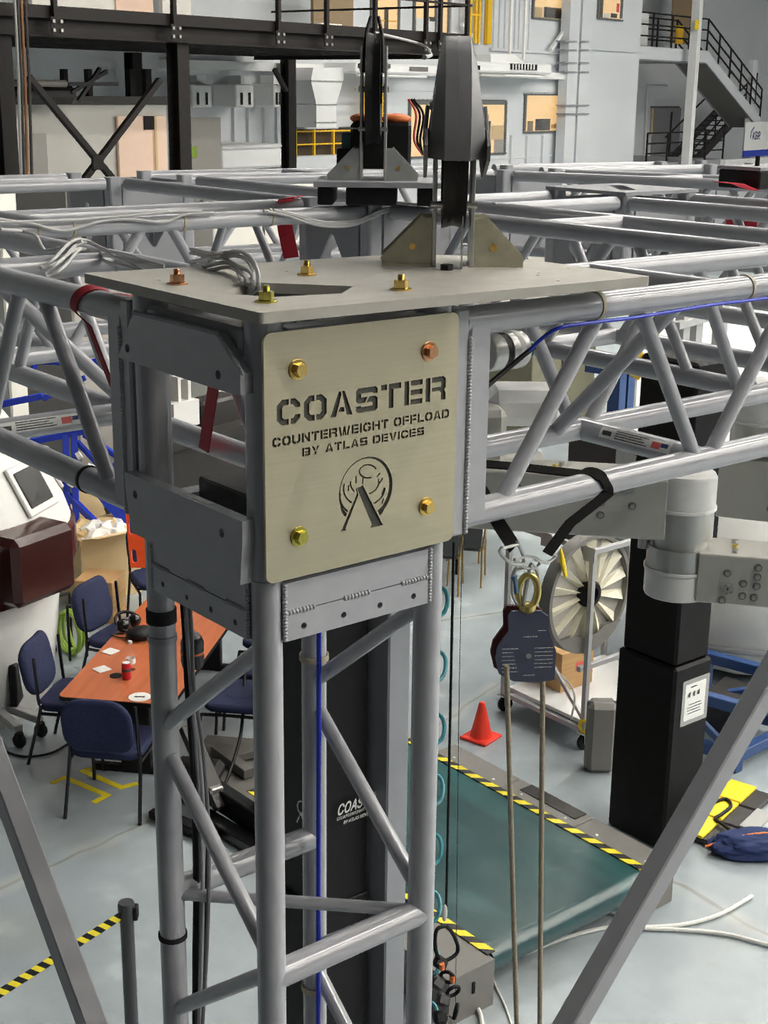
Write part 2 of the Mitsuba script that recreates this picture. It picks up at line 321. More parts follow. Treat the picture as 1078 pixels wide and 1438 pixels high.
# ================================================================ gold steel sign plate with cut lettering
_uu = unary_union
def unary_union(l): return _uu([q.buffer(0) for q in l]).buffer(0)
def stroke(pts, t, round_=0): return LineString(pts).buffer(t / 2, cap_style=2, join_style=2 if not round_ else 1)
def letter(ch, w, t=.23, g=.075):
    """Block stencil letter, one unit tall and w wide."""
    h = t / 2; c = .22
    def oct_ring(l=0, r=w):
        o = Polygon([(l + c, 0), (r - c, 0), (r, c), (r, 1 - c), (r - c, 1), (l + c, 1), (l, 1 - c), (l, c)]); return o, o.buffer(-t, join_style=2)
    B = lambda x0, y0, x1, y1: sbox(x0, y0, x1, y1)
    gap = lambda x: sbox(x - g / 2, -1, x + g / 2, 2)
    o, i = oct_ring(0, max(w, .7)); out = o.difference(i)
    if ch == 'O': return out.difference(gap(w / 2))
    if ch == 'C': return out.difference(B(w - t * 1.2, .36, w + 1, .64)).difference(gap(w * .55))
    if ch == 'G': return unary_union([out.difference(B(w - t * 1.2, .5, w + 1, .66)), B(w * .58, .36, w, .53)]).difference(gap(w * .5))
    if ch == 'D': return unary_union([B(0, 0, t, 1), Polygon([(t + g, 0), (w - c, 0), (w, c), (w, 1 - c), (w - c, 1), (t + g, 1)]).difference(Polygon([(t + g - .1, t), (w - t - .03, t), (w - t, t + .1), (w - t, 1 - t - .1), (w - t - .03, 1 - t), (t + g - .1, 1 - t)]))])
    if ch == 'U': return out.difference(B(t, .5, w - t, 2)).union(B(0, .3, t, 1)).union(B(w - t, .3, w, 1)).difference(gap(w / 2))
    if ch == 'I': return B(0, 0, t, 1)
    if ch == 'L': return unary_union([B(0, 0, t, 1), B(t + g, 0, w, t)])
    if ch == 'T': return unary_union([B(0, 1 - t, w, 1).difference(gap(w / 2 - t / 2 - g / 2)), B(w / 2 - t / 2, 0, w / 2 + t / 2, 1)]).difference(gap(w / 2 - t / 2 - g / 2))
    if ch == 'E': return unary_union([B(0, 0, t, 1)] + [B(t + g, y, w, y + t * .93) for y in (0, .5 - t * .46, 1 - t * .93)])
    if ch == 'F': return unary_union([B(0, 0, t, 1)] + [B(t + g, y, w, y + t * .93) for y in (.42 - t * .3, 1 - t * .93)])
    if ch == 'H': return unary_union([B(0, 0, t, 1), B(w - t, 0, w, 1), B(t + g, .5 - h, w - t, .5 + h)])
    if ch == 'N': return unary_union([B(0, 0, t, 1), B(w - t, 0, w, 1), Polygon([(t + g, 1), (t + g, .62), (w - t, 0), (w - t, .38)])])
    if ch == 'R' or ch == 'B':
        bowl = Polygon([(t + g, .4), (w - .12, .4), (w, .52), (w, .88), (w - .12, 1), (t + g, 1)]).difference(B(t, .4 + t * .7, w - t, 1 - t))
        if ch == 'R': return unary_union([B(0, 0, t, 1), bowl, Polygon([(w - t, 0), (w, 0), (w, .3), (w - .1, .44), (w - t - .1, .44), (w - t, .3)])])
        low = Polygon([(t + g, 0), (w - .12, 0), (w, .12), (w, .46), (w - .12, .56), (t + g, .56)]).difference(B(t, t, w - t, .56 - t * .7))
        return unary_union([B(0, 0, t, 1), bowl, low])
    if ch == 'S':
        k, m0, m1 = .1, .5 - h, .5 + h
        body = Polygon([(k, 1), (w - k, 1), (w, 1 - k), (w, .72), (w - t, .72), (w - t, 1 - t), (t, 1 - t), (t, m1), (w - k, m1), (w, m1 - k), (w, k), (w - k, 0), (k, 0), (0, k), (0, .28), (t, .28), (t, t), (w - t, t), (w - t, m0), (k, m0), (0, m0 + k), (0, 1 - k)])
        return body.difference(Polygon([(w * .36, .3), (w * .36 + g, .3), (w * .58 + g, .7), (w * .58, .7)]))
    if ch in 'AV':
        l = Polygon([(0, 0), (t * 1.12, 0), (w * .5 + .0, 1 - .12), (w * .5 - .03, 1), (w * .38, 1)]); r = Polygon([(w, 0), (w - t * 1.12, 0), (w * .5 - .06 + g, 1), (w * .64, 1)])
        bar = Polygon([(w * .36, .17), (w * .72, .17), (w * .66, .36), (w * .43, .36)]); l, r = l.buffer(0), r.buffer(0)
        cut = Polygon([(w * .5 - g * .45, 1.2), (w * .5 + g * .55, 1.2), (w - t * 1.1 - g * .1, -.2), (w - t * 1.1 - g * 1.1, -.2)])
        s = unary_union([l, bar]).difference(Polygon([(w * .5 - g * .3, 1.2), (w * 2, 1.2), (w * 2, -.3), (w - t * .95 - g, -.3)])).union(r.difference(Polygon([(w * .5 - .02, 1.2), (-1, 1.2), (-1, -.3), (w - t * 1.1, -.3)]).buffer(-.001))) if ch == 'A' else unary_union([l, r])
        return s if ch == 'A' else affinity.scale(s, 1, -1, origin=(w / 2, .5))
    if ch == 'W': return unary_union([stroke([(h * .8, 1.2), (w * .27, -.2)], t * .95), stroke([(w * .36, -.2), (w * .5, 1.0)], t * .8), stroke([(w * .5, 1.0), (w * .64, -.2)], t * .8), stroke([(w * .73, -.2), (w - h * .8, 1.2)], t * .95)]).intersection(B(0, 0, w, 1)).difference(gap(w * .315)).difference(gap(w * .685))
    if ch == 'Y': return unary_union([Polygon([(0, 1), (t * 1.15, 1), (w / 2 + .02, .55), (w / 2 - t / 2, .4)]), Polygon([(w, 1), (w - t * 1.15, 1), (w / 2 + t * .3, .6), (w / 2 + t / 2, .42)]), B(w / 2 - t / 2, 0, w / 2 + t / 2, .38)])
WIDE = {'I': .27, 'W': 1.5, 'L': .85, 'E': .88, 'F': .85, 'T': .95, 'Y': 1.0}
def line_of(text, cap, width, x0, y0, t=.23, g=.075, sp=.16):
    """Letters set to fill the given width from (x0, y0)."""
    x, out = 0.0, []
    for ch in text:
        if ch == ' ': x += .55; continue
        w = WIDE.get(ch, 1.0); out.append((ch, affinity.translate(letter(ch, w, t, g), x, 0))); x += w + sp
    k = width / (x - sp)
    return [(c, affinity.translate(affinity.scale(q, k, cap, origin=(0, 0)), x0, y0)) for c, q in out]
sp_ = thing('sign_plate', 'brushed gold steel plate with cut lettering COASTER bolted to the node', 'sign')
PX0, PX1, PZ0, PZ1 = -.026, .368, 3.950, 4.350
LET = line_of('COASTER', .0405, .345, -.003, 4.204) + line_of('COUNTERWEIGHT OFFLOAD', .0150, .363, -.012, 4.1715, .25, .07) + line_of('BY ATLAS DEVICES', .0137, .2515, .0446, 4.1488, .25, .07)
def glob(a, r=.0545): return Point(0, 0).buffer(r, quad_segs=24)
gl = [Point(0, 0).buffer(.0558, quad_segs=24).difference(affinity.scale(affinity.translate(Point(0, 0).buffer(.0512, quad_segs=24), -.0028, .0014), 1, 1))]
for cx_, cy_, ra, rb, a0, a1, w_ in ((-.006, .012, .030, .020, 185, 380, .003), (-.004, .003, .044, .030, 175, 365, .003), (-.002, -.010, .050, .034, 182, 358, .003), (0, -.026, .046, .028, 190, 350, .003), (-.004, .031, .018, .011, 30, 300, .0026)):
    a = np.radians(np.linspace(a0, a1, 24)); gl.append(LineString(np.c_[cx_ + ra * np.cos(a), cy_ + rb * np.sin(a)]).buffer(w_ / 2))
for xa, ya, xb, yb in ((-.027, .020, -.024, .010), (.022, .030, .018, .024), (.030, .022, .026, .014), (.038, .006, .036, -.004), (.041, -.012, .040, -.020), (-.038, .004, -.037, -.004), (-.012, .022, -.010, .010)):
    gl.append(LineString([(xa, ya), (xb, yb)]).buffer(.0014))
globe = affinity.rotate(unary_union(gl), -14, origin=(0, 0)); globe = affinity.translate(globe, .173, 4.073)
aa = unary_union([Polygon([(.1540, 4.079), (.1665, 4.082), (.2075, 4.009), (.2110, 4.006), (.183, 4.006), (.1860, 4.011)]), Polygon([(.1505, 4.0785), (.161, 4.079), (.161, 4.074), (.1303, 4.014), (.1335, 4.011), (.119, 4.011), (.1232, 4.014), (.1545, 4.070), (.1525, 4.0745)]).difference(Polygon([(.1555, 4.079), (.165, 4.079), (.2, 4.01), (.18, 4.01)]).buffer(.002))])
globe = globe.difference(aa.buffer(.003)).difference(Polygon([(.1535, 4.07), (.1595, 4.07), (.187, 4.01), (.126, 4.01)]))
cuts = unary_union([q for _, q in LET] + [globe, aa]).buffer(0)
face = rrect(PX0, PZ0, PX1, PZ1, .014).difference(cuts)
YS = -.0335
part(sp_, 'panel', ext(face, .005, (0, YS, 0), (1, 0, 0), (0, 0, 1)), 'brushed_plate', False)
for c, q in LET: part(sp_, 'letter', ext(q, .002, (0, YS, 0), (1, 0, 0), (0, 0, 1)), 'letter_dark', False)
part(sp_, 'globe_emblem', ext(globe, .002, (0, YS, 0), (1, 0, 0), (0, 0, 1)), 'letter_dark', False)
part(sp_, 'emblem_letter', ext(aa, .002, (0, YS, 0), (1, 0, 0), (0, 0, 1)), 'letter_dark', False)
def bolt(par, o, axis, m, r=.0115, h=.010, turn=0, washer=.0165):
    """Hex head on a washer with its head marks."""
    x, y, z = frame(axis); c, s_ = math.cos(turn), math.sin(turn); x, y = x * c + y * s_, y * c - x * s_; o = A(o, float)
    k = part(par, 'bolt', join(ext(hexpoly(r), h * .8, o + z * .003, x, y), ext(hexpoly(r * .9), h, o + z * .003, x, y)), m, False)
    part(k, 'washer', lathe([(.0001, 0), (washer, 0), (washer, .0022), (washer * .92, .003), (.0001, .003)], o, z, 28), m, 40)
    part(k, 'head_mark', join([box(o + z * (.003 + h) + (x * math.cos(a) + y * math.sin(a)) * r * .5, (r * .42, .0011, .0008), 0, x * math.cos(a) + y * math.sin(a), y * math.cos(a) - x * math.sin(a)) for a in np.arange(6) * math.pi / 3]), m, False)
for (bx, bz), m_, tn in zip(((.036, 4.289), (.303, 4.290), (.304, 4.022), (.037, 4.019)), ('zinc_gold', 'zinc_copper', 'zinc_gold', 'zinc_green'), (.2, .5, .35, .1)):
    bolt(sp_, (bx, YS - .005, bz), (0, -1, 0), m_, .0118, .0105, tn)

# ================================================================ slotted top plate and its nuts
TP0, TP1 = 4.370, 4.387
tp = thing('top_plate', 'thick dark gray plate with a slot lying over the corner node', 'metal plate')
outline = Polygon([(-.050, -.066), (.775, -.100), (.778, .22), (.70, .36), (.60, .432), (.21, .47), (-.046, .500)]).buffer(-.008).buffer(.008, quad_segs=4)
slot = Polygon([(.012, .150), (.066, .058), (.19, .034), (.246, .082), (.150, .205), (.085, .165)])
slot = Polygon([(.014, .148), (.061, .062), (.176, .034), (.244, .092), (.135, .225)]).buffer(.006).buffer(-.006)
plate2 = outline.difference(slot)
small = [at(*q, z=4.39)[:2] for q in ((222, 391), (162, 379), (402, 379), (318, 388), (783, 404 - 12), (755, 396 - 12), (755, 381), (797, 374))]
for q in small: plate2 = plate2.difference(Point(q).buffer(.004, quad_segs=3))
part(tp, 'plate', ext(plate2, TP1 - TP0, (0, 0, TP0)), 'dark_plate', False)
def nut(par, o, m, stud=.026, r=.0120, h=.0125, turn=.3):
    o = A(o, float); x, y = (math.cos(turn), math.sin(turn), 0), (-math.sin(turn), math.cos(turn), 0)
    k = part(par, 'nut', join(ext(hexpoly(r), h, o + (0, 0, .004), x, y)), m, False)
    part(k, 'flange_washer', lathe([(.0001, 0), (.0175, 0), (.0175, .0025), (.014, .004), (.0001, .004)], o, (0, 0, 1), 28), m, 40)
    part(k, 'stud', lathe([(.0001, 0), (.0062, 0)] + [(.0062 - .0006 * (i % 2), h + .004 + i * .0012) for i in range(int((stud - h - .004) / .0012))] + [(.005, stud), (.0001, stud)], o, (0, 0, 1), 14), m, 40)
for (px, py), m_ in zip(((249, 399), (374, 424), (431, 386), (563, 407)), ('zinc_copper', 'zinc_green', 'zinc_gold', 'zinc_gold')):
    nut(tp, (*at(px, py, z=TP1)[:2], TP1), m_, turn=px * .01)

# ================================================================ the rest of the truss grid
def auto_bays(length, pitch=.6, off=.1):
    out, x = [], off
    while x + pitch < length: out += [(x, x + pitch / 2 - .04), (x + pitch - .04, x + pitch / 2 + .04)]; x += pitch
    return out
def far_truss(label, p0, p1, side):
    p0, p1 = A([*p0, 0.]), A([*p1, 0.]); d = p1 - p0; L = np.linalg.norm(d)
    return truss(label, (p0[0], p0[1], 0), d / L, side, L, auto_bays(L), face_diag=False, plate=False)
def far_node(label, x, y, w=S, hole=True, lid_on=False):
    """Node box whose nearest post stands at (x, y)."""
    k = thing('grid_node', label, 'frame')
    for a in (0, w):
        for b in (0, w): part(k, 'post', ext(rrect(-.028, -.028, .028, .028, .012), .40, (x + a, y + b, 3.952)), 'gray_paint', 40)
    d = Polygon([(.115, .2), (.17, .12), (.225, .2), (.17, .28)]).buffer(.012)
    w_ = sbox(.03, .03, w - .03, .375)
    for o, ax in (((x, y - .02, 3.95), (1, 0, 0)), ((x - .02, y + w, 3.95), (0, -1, 0)), ((x + w, y + w + .02, 3.95), (-1, 0, 0)), ((x + w + .02, y, 3.95), (0, 1, 0))):
        part(k, 'side_plate', ext(w_.difference(d) if hole else w_, .01, o, ax, (0, 0, 1)), 'gray_paint_dull', False)
    if lid_on:
        lid = sbox(x - .03, y - .03, x + w + .03, y + w + .03).difference(LineString([(x + .1, y + .08), (x + w - .1, y + w - .08)]).buffer(.03))
        part(k, 'lid', ext(lid, .012, (0, 0, 4.353)), 'gray_paint_dull', False)
    return k
X, Y = A([1., 0, 0]), A([0, 1., 0])
far_truss('gray box truss with thin gray wires tied along it behind the corner node', (-1.3, 1.885), (1.66, 1.885), Y)
far_node('grid node under the open black pulley', 1.70, 1.885)
far_truss('gray box truss crossing behind the covered pulley towards the right', (1.77, 1.85), (1.77, .39), X)
far_truss('gray box truss running back from the node under the open pulley', (1.70, 2.27), (1.70, 3.5), X)
far_truss('short gray box truss just right of the covered pulley, second row', (2.10, 1.73), (2.70, 1.73), Y)
far_node('grid node with two posts, right of the covered pulley in the second row', 2.74, 1.72, lid_on=True)
far_truss('gray box truss going right from the second row node', (2.74, 1.68), (2.80, -.9), X)
far_truss('gray box truss at the back left, third row', (-.6, 3.56), (1.62, 3.56), Y)
far_node('grid node with a diamond hole at the back left', 1.66, 3.56)
far_truss('gray box truss at the back between the left rear node and the open pulley', (2.04, 3.6), (3.6, 3.35), Y)
far_node('small grid node behind the covered pulley in the third row', 3.56, 3.22)
far_truss('gray box truss of the third row at the far right', (3.6, 3.18), (4.2, 1.6), X)
far_truss('last gray box truss of the grid below the stairs', (3.94, 3.35), (5.0, 3.18), Y)
far_node('farthest grid node at the right below the stairs', 5.0, 3.14)
far_truss('gray box truss leaving the farthest node to the right', (5.05, 3.1), (5.45, 1.9), X)

# ================================================================ cable pulleys
PA = math.radians(50.0); E1, E2 = A([math.sin(PA), -math.cos(PA), 0]), A([math.cos(PA), math.sin(PA), 0])
def gusset_bracket(k, o, ax, depth_off, sc=1.0, m='dull_zinc'):
    """Folded triangular bracket: web along ax, foot and back flange."""
    o = A(o, float); tri = Polygon([(0, 0), (.108, 0), (.108, .012), (.018, .104), (0, .104)]).difference(Point(.042, .042).buffer(.007))
    y = A([0, 0, 1.]); n = np.cross(ax, y)
    g = part(k, 'bracket', ext(affinity.scale(tri, sc, sc, origin=(0, 0)), .004, o + n * depth_off, ax, y), m, False)
    part(g, 'flange', join(beam(o + n * depth_off + A(ax) * .108 * sc + y * .012 * sc, o + n * depth_off + A(ax) * .018 * sc + y * .104 * sc, .012, .003, 0, n), box(o + n * depth_off + A(ax) * .054 * sc + y * .002, (.108 * sc, .012, .004), 0, ax, n)), m, False)
    part(g, 'plug', lathe([(.0001, 0), (.0075, 0), (.0075, .003), (.0001, .003)], o + n * (depth_off + .003) + A(ax) * .042 * sc + y * .042 * sc, n, 16), 'zinc_gold', 40)
def wheel_mesh(c, r, w, n=56):
    prof = [(.012, -w * .5), (r * .25, -w * .55), (r * .3, -w * .3), (r * .8, -w * .3), (r * .85, -w * .5), (r, -w * .5), (r * .965, -w * .1), (r * .965, w * .1), (r, w * .5), (r * .85, w * .5), (r * .8, w * .3), (r * .3, w * .3), (r * .25, w * .55), (.012, w * .5), (.012, -w * .5)]
    return lathe(prof, c, E1, n)
def pulley(label, base, covered, zb, g):
    k = thing('cable_pulley', label, 'pulley'); b = A([*base, zb]); zc = zb + (.262 if covered else .30) * g; c = b + (0, 0, zc - zb); up = A([0, 0, 1.])
    for s in (-1, 1):
        part(k, 'side_plate', box(b + E1 * s * .041 * g + up * (.19 if covered else .22) * g, (.0085 * g, .12 * g, (.38 if covered else .44) * g), .001, E1, E2), 'aluminium', False)
        for d in (-.056, .052): gusset_bracket(k, b + E1 * s * .046 * g, E1 * s, (d if s < 0 else -d - .004) * g, g, 'dull_zinc' if covered else 'gray_zinc')
    wh = part(k, 'wheel', wheel_mesh(c, .185 * g, .05 * g), 'black', 35)
    part(wh, 'axle', cyl(c - E1 * .052 * g, c + E1 * .052 * g, .010, 18), 'steel')
    part(k, 'spreader', cyl(c - (E1 * .05 + up * .13 + E2 * .055) * g, c + (E1 * .05 - up * .13 - E2 * .055) * g, .007, 14), 'steel')
    for s in (-1, 1): bolt(k, c + (E1 * s * .0455 + up * .075) * g, E1 * s, 'steel', .008, .006, .2, .011)
    if covered:
        th = np.radians(np.linspace(-8, 188, 44)); v, f = [], []
        def prof(sn):
            ws = .038 + .028 * (1 - max(sn, 0)); return [(.219, 0), (.2185, .0265), (.212, .0300), (.188, .030 + (ws - .030) * .8), (.02, ws)]
        def halo(sgn):
            ring_ = []
            for t in th:
                e = E2 * -math.cos(t) + up * math.sin(t)
                ring_.append([c + (e * r_ + E1 * w_ * sgn) * g for r_, w_ in prof(math.sin(t))])
            return ring_
        for sgn in (-1, 1):
            R_ = halo(sgn); o = len(v)
            for row in R_: v += row
            for i in range(len(th) - 1):
                for j in range(4):
                    a, b_ = o + i * 5 + j, o + (i + 1) * 5 + j; f += [(a, b_, b_ + 1), (a, b_ + 1, a + 1)]
        cv = part(k, 'cover', trimesh.Trimesh(v, f, process=False), 'charcoal_plastic', 20)
        for sgn in (-1, 1):
            skirt = Polygon([(-.222, .0), (-.21, -.03), (-.02, -.075), (.02, -.075), (.21, -.03), (.222, 0), (.16, .03), (-.16, .03)])
            part(cv, 'skirt', ext(affinity.scale(skirt, g, g, origin=(0, 0)), .006, c + E1 * (.060 * g if sgn > 0 else -.060 * g - .006), E2, up), 'charcoal_plastic', False)
            for q0, q1 in (((-.12, .0), (-.075, .075)), ((.12, 0), (.075, .075)), ((-.15, -.005), (.15, -.005))):
                part(cv, 'rib', beam(c + (E1 * sgn * .0665 + E2 * q0[0] + up * q0[1]) * g, c + (E1 * sgn * .0605 + E2 * q1[0] + up * q1[1]) * g, .006, .006, .001), 'charcoal_plastic', False)
    return k, c
PB = at(635, 374, z=TP1)
k1, pc = pulley('cable pulley under a dark gray plastic cover on the slotted plate', PB[:2] + E2[:2] * .045, True, TP1, .86)
part(k1, 'foot_bolt', join(ext(hexpoly(.012), .01, (*at(627, 379, z=TP1)[:2], TP1))), 'black', False)
part(k1, 'clear_guard', box(PB - E2 * .02 + E1 * .016 + (0, 0, .06), (.002, .05, .12), 0, E1, E2), 'steel', False)
P2 = A([1.62, 1.78])
zb2 = 4.43
k2, pc2 = pulley('open black cable pulley between two steel plates, behind the covered one', P2 + E2[:2] * .1, False, zb2, .93)
for s in (-1, 1):
    part(k2, 'guard_bar', tube(spline([pc2 + E1 * .03 * s - E2 * .1 + (0, 0, .05), pc2 + E1 * .026 * s - E2 * .06 + (0, 0, .15), pc2 + E1 * .012 * s + (0, 0, .215)], 6), .006, 8), 'black')
solo('steel_deck_plate', box((P2[0] + .09, P2[1] + .08, zb2 - .009), (.40, .30, .018), .002, E1, E2), 'gray_paint_dull', 'flat gray plate that carries the open black pulley', 'metal plate', smooth=False)
fo = thing('black_footing', 'black blocks under the gray plate of the open pulley', 'block')
for q, w in ((-.165, .05), (-.02, .16), (.155, .06)): part(fo, 'block', box((P2[0] + .09, P2[1] + .08, zb2 - .0465) + E1 * q, (w, .26, .055), .003, E1, E2), 'black', False)
mo = thing('winch_motor', 'black winch motor with an orange top beside the open pulley', 'motor')
mc = A([P2[0], P2[1], zb2]) + E2 * .30 + E1 * .02
part(mo, 'body', box(mc + (0, 0, .1), (.20, .12, .15), .01, E1, E2), 'black', False)
mat('orange', (216, 116, 58), .5); mat('teal_box', (28, 74, 74), .4)
part(mo, 'orange_cap', join(*[ell(mc + E1 * q + (0, 0, .186), (.05, .05, .018), E1, E2, True) for q in (-.055, .05)]), 'orange', 60)
part(mo, 'side_box', box(mc + E1 * -.105 + (0, 0, .09), (.05, .1, .10), .004, E1, E2), 'teal_box', False)
part(mo, 'cap_plate', box(mc + E1 * -.09 + (0, 0, .155), (.10, .12, .006), .001, E1, E2), 'aluminium', False)
for j in range(3): part(mo, 'lead', hose([mc + E1 * (.09 + .008 * j) + (0, 0, .25), mc + E1 * (.115 + .012 * j) + (0, 0, .2), mc + E1 * (.11 + .01 * j) + (0, 0, .12), mc + E1 * .14 + (0, 0, .07)], .004), 'black' if j else 'red_ink')
part(mo, 'gland', box(mc + E1 * -.12 - E2 * .05 + (0, 0, .045), (.05, .05, .09), .004, E1, E2), 'black', False)
solo('white_air_line', hose([pc2 + (0, 0, .17), at(590, 62, y=2.0), at(605, 76, y=1.6), pc + (0, 0, .02) - E1 * .06 + (0, 0, .13)], .0045, 10), 'white_wire', 'thin white line drooping from the open pulley to the covered pulley', 'cable')
sb = thing('far_black_block', 'black block with a bolt on the farthest truss at the right edge', 'block')
q = at(1066, 246, z=4.40)
part(sb, 'block', box(q + (0, 0, -.012), (.26, .2, .07), .004, X, Y), 'black', False); part(sb, 'lid', box(q + (0, 0, .03), (.26, .2, .014), .002, X, Y), 'gray_paint_dull', False)
part(sb, 'bolt', cyl(q + (-.02, 0, .03), q + (-.02, 0, .075), .009, 8), 'black', False)
mat('red_flag', (206, 50, 66), .7)
solo('red_ratchet_strap', strap([q + A([-.25, .0, -.02]), q + A([-.18, -.03, -.025]), q + A([-.12, -.06, -.05])], (.3, 1, 0), .09), 'red_flag', 'short red strap end beside the far black block', 'strap', smooth=False)
def strap_round(c, axis, r, a0, a1, n=14):
    x, y, _ = frame(axis, (0, 0, 1)); return [A(c) + r * (math.cos(a) * x + math.sin(a) * y) for a in np.linspace(a0, a1, n)]
# ================================================================ straps on the trusses
rs = thing('red_strap', 'dark red web strap looped over the upper chord of the left truss', 'strap')
rr = .0285
arc = [A([-math.cos(a) * rr, .575 - .02 * a, ZT + math.sin(a) * rr]) for a in np.linspace(-.7, 2.6, 16)]
part(rs, 'web', strap([A([.03, .44, 4.05]), A([-.012, .47, 4.18]), A([-.022, .535, ZT - .035])] + arc + [A([.1, .53, ZT + .0])], (.1, .95, .2), .028, .0026), 'red_web', 40)
bs = thing('red_strap', 'wide dark red web seen through the window of the corner node', 'strap')
part(bs, 'web', strap([at(303, 520, x=.30), at(297, 560, x=.3), at(286, 632, x=.3)], (.2, 1, 0), .055, .003), 'red_web', False)
fr = thing('red_strap', 'bright red strap hanging from the wired truss behind the plate', 'strap')
c3 = at(405, 290, z=ZT)
part(fr, 'web', strap([at(416, 276, z=ZT + .03), at(402, 279, z=ZT + .03), at(396, 292, z=4.31), at(401, 325, y=2.3), at(409, 362, y=2.3)], (.95, -.3, .1), .055, .003), 'red_flag', 40)
p_ = at(1042, 301, z=4.31); solo('red_strap', strap([p_ + A([0, .0, .02]), p_ - A([0, 0, .03]), p_ - A([0, 0, .13])], (.3, -.9, 0), .11, .003), 'red_web', 'red web patch under the second row truss at the right edge', 'strap', smooth=False)

# ================================================================ hanging swivel block with its rope
def Q(px, py, y=0.0): return at(px, py, y=y)
st = thing('black_sling', 'black web sling laid over the lower chord of the right truss', 'strap')
o_ = Q(832, 668, -.0)
xo = Q(815, 655)[0]
over = [A([xo + .012 + .004 * i, math.cos(a) * -.029, ZB + math.sin(a) * .029]) for i, a in enumerate(np.linspace(2.2, -.6, 12))]
over = [A([p_[0], -math.cos(a) * .029, ZB + math.sin(a) * .029]) for p_, a in zip(over, np.linspace(2.3, -.55, 12))]
part(st, 'web', strap([A([.50, S - .02, ZB + .031]), A([xo - .08, .1, ZB + .033])] + over + [Q(800, 735, -.024), Q(768, 778, -.02)], [(.86, .1, .25)] * 9 + [(.9, 0, -.2)] * 4 + [(.85, 0, -.5)] * 3, .028, .0028), 'black_web', 40)
part(st, 'tail', strap([Q(676, 690, .05), Q(700, 735, .03), Q(722, 769, .01)], (.9, .1, .45), .030, .0028), 'black_web', 40)
part(st, 'd_ring', join(tube(spline([Q(705, 768), Q(702, 776), Q(716, 790), Q(732, 792), Q(735, 782), Q(726, 760)], 6), .0034, 8), cyl(Q(705, 770), Q(729, 764), .0034, 8)), 'steel')
part(st, 'end_ring', tube(spline([Q(752, 786), Q(768, 790), Q(780, 780), Q(770, 776)], 6), .003, 8), 'steel')
def link(pts, r, m, k, name): part(k, name, tube(spline(pts + [pts[0]], 6), r, 10), m)
bl = thing('swivel_pulley_block', 'dark blue swivel pulley block hanging by steel carabiners', 'pulley')
link([Q(722, 786), Q(742, 781), Q(757, 788), Q(752, 797), Q(736, 797)], .0032, 'steel', bl, 'shackle')
part(bl, 'carabiner', tube(spline([Q(733, 797, .01), Q(722, 802, .01), Q(719, 830, .01), Q(726, 848, .01), Q(733, 852, .01)], 6), .0036, 10), 'steel')
part(bl, 'carabiner', tube(spline([Q(745, 792), Q(755, 806), Q(750, 840), Q(741, 852), Q(735, 846), Q(742, 806), Q(745, 792)], 6), .0038, 10), 'steel')
mat('blue_sleeve', (70, 98, 124), .4)
part(bl, 'gate_sleeve', tube([Q(721, 808, .009), Q(724, 832, .009)], .0062, 12), 'blue_sleeve')
mat('brass', (206, 186, 112), .28, .9)
bc = Q(738, 905); s_ = np.linalg.norm(Q(739, 905) - Q(738, 905))
ex = unit((.83, -.54, 0)); ez = A([0, 0, 1.])
sw = part(bl, 'swivel_eye', join(tube([bc + ex * (9.5 * s_ * math.cos(a)) * 1.0 + ez * (54 + 17 * math.sin(a)) * s_ for a in np.linspace(-1.2, 3.14 + 1.2, 24)], .0068, 10), lathe([(.0001, 0), (.010, 0), (.016, .006), (.016, .016), (.008, .02), (.0001, .02)], bc + ez * 33 * s_, ez, 20)), 'brass', 40)
cheek = Polygon([(-16, 36), (12, 36), (20, 30), (21, 15), (29, -6), (29, -36), (10, -38), (-12, -36), (-26, -28), (-30, -12), (-28, 0), (-18, 15), (-19, 31)]).buffer(2).buffer(-2)
cheek = affinity.scale(cheek, s_, s_, origin=(0, 0))
mat('navy_anodized', (70, 74, 92), .4); mat('maroon', (74, 30, 34), .45)
nrm = np.cross(ex, ez)
part(bl, 'cheek', ext(cheek, .008, bc + nrm * .002, ex, ez), 'navy_anodized', False)
part(bl, 'cheek', ext(cheek, .008, bc - nrm * .030 + ex * -.004, ex, ez), 'maroon', False)
part(bl, 'sheave', lathe([(.0001, -.009), (.030, -.009), (.026, 0), (.030, .009), (.0001, .009)], bc - nrm * .010 - ez * 14 * s_, nrm, 28), 'steel', 40)
part(bl, 'pin', lathe([(.0001, 0), (.0055, 0), (.0055, .0012), (.0001, .0012)], bc + nrm * .0102 - ez * 10 * s_ + ex * 2 * s_, nrm, 12), 'steel', 40)
ink_rows = [(-24, -2 - 4 * i, 16 - (i * 5) % 6) for i in range(7)] + [(8, -2 - 4 * i, 18 - (i * 7) % 7) for i in range(6)] + [(-4, 10, 14), (10, 16, 8), (-3, -30, 12)]
part(bl, 'printing', join([box(bc + nrm * .0102 + ex * (x + w / 2) * s_ + ez * y * s_, (w * s_, .0010, .0003), 0, ex, ez) for x, y, w in ink_rows]), 'sticker', False)
mat('rope', proc(lambda p, n, uv: mix(lin(128, 118, 100), lin(160, 150, 130), noise(p.x * 300, p.y * 300, p.z * 220))), .8)
for (a, b) in (((711, 935), (727, 1500)), ((762, 935), (757, 1500))):
    solo('hanging_rope', tube([Q(*a), Q(*[(a[i] * .5 + b[i] * .5) for i in (0, 1)]), Q(*b)], .0052, 10), 'rope', 'tan rope falling from the %s side of the swivel block' % ('left' if a[0] < 730 else 'right'), 'rope')

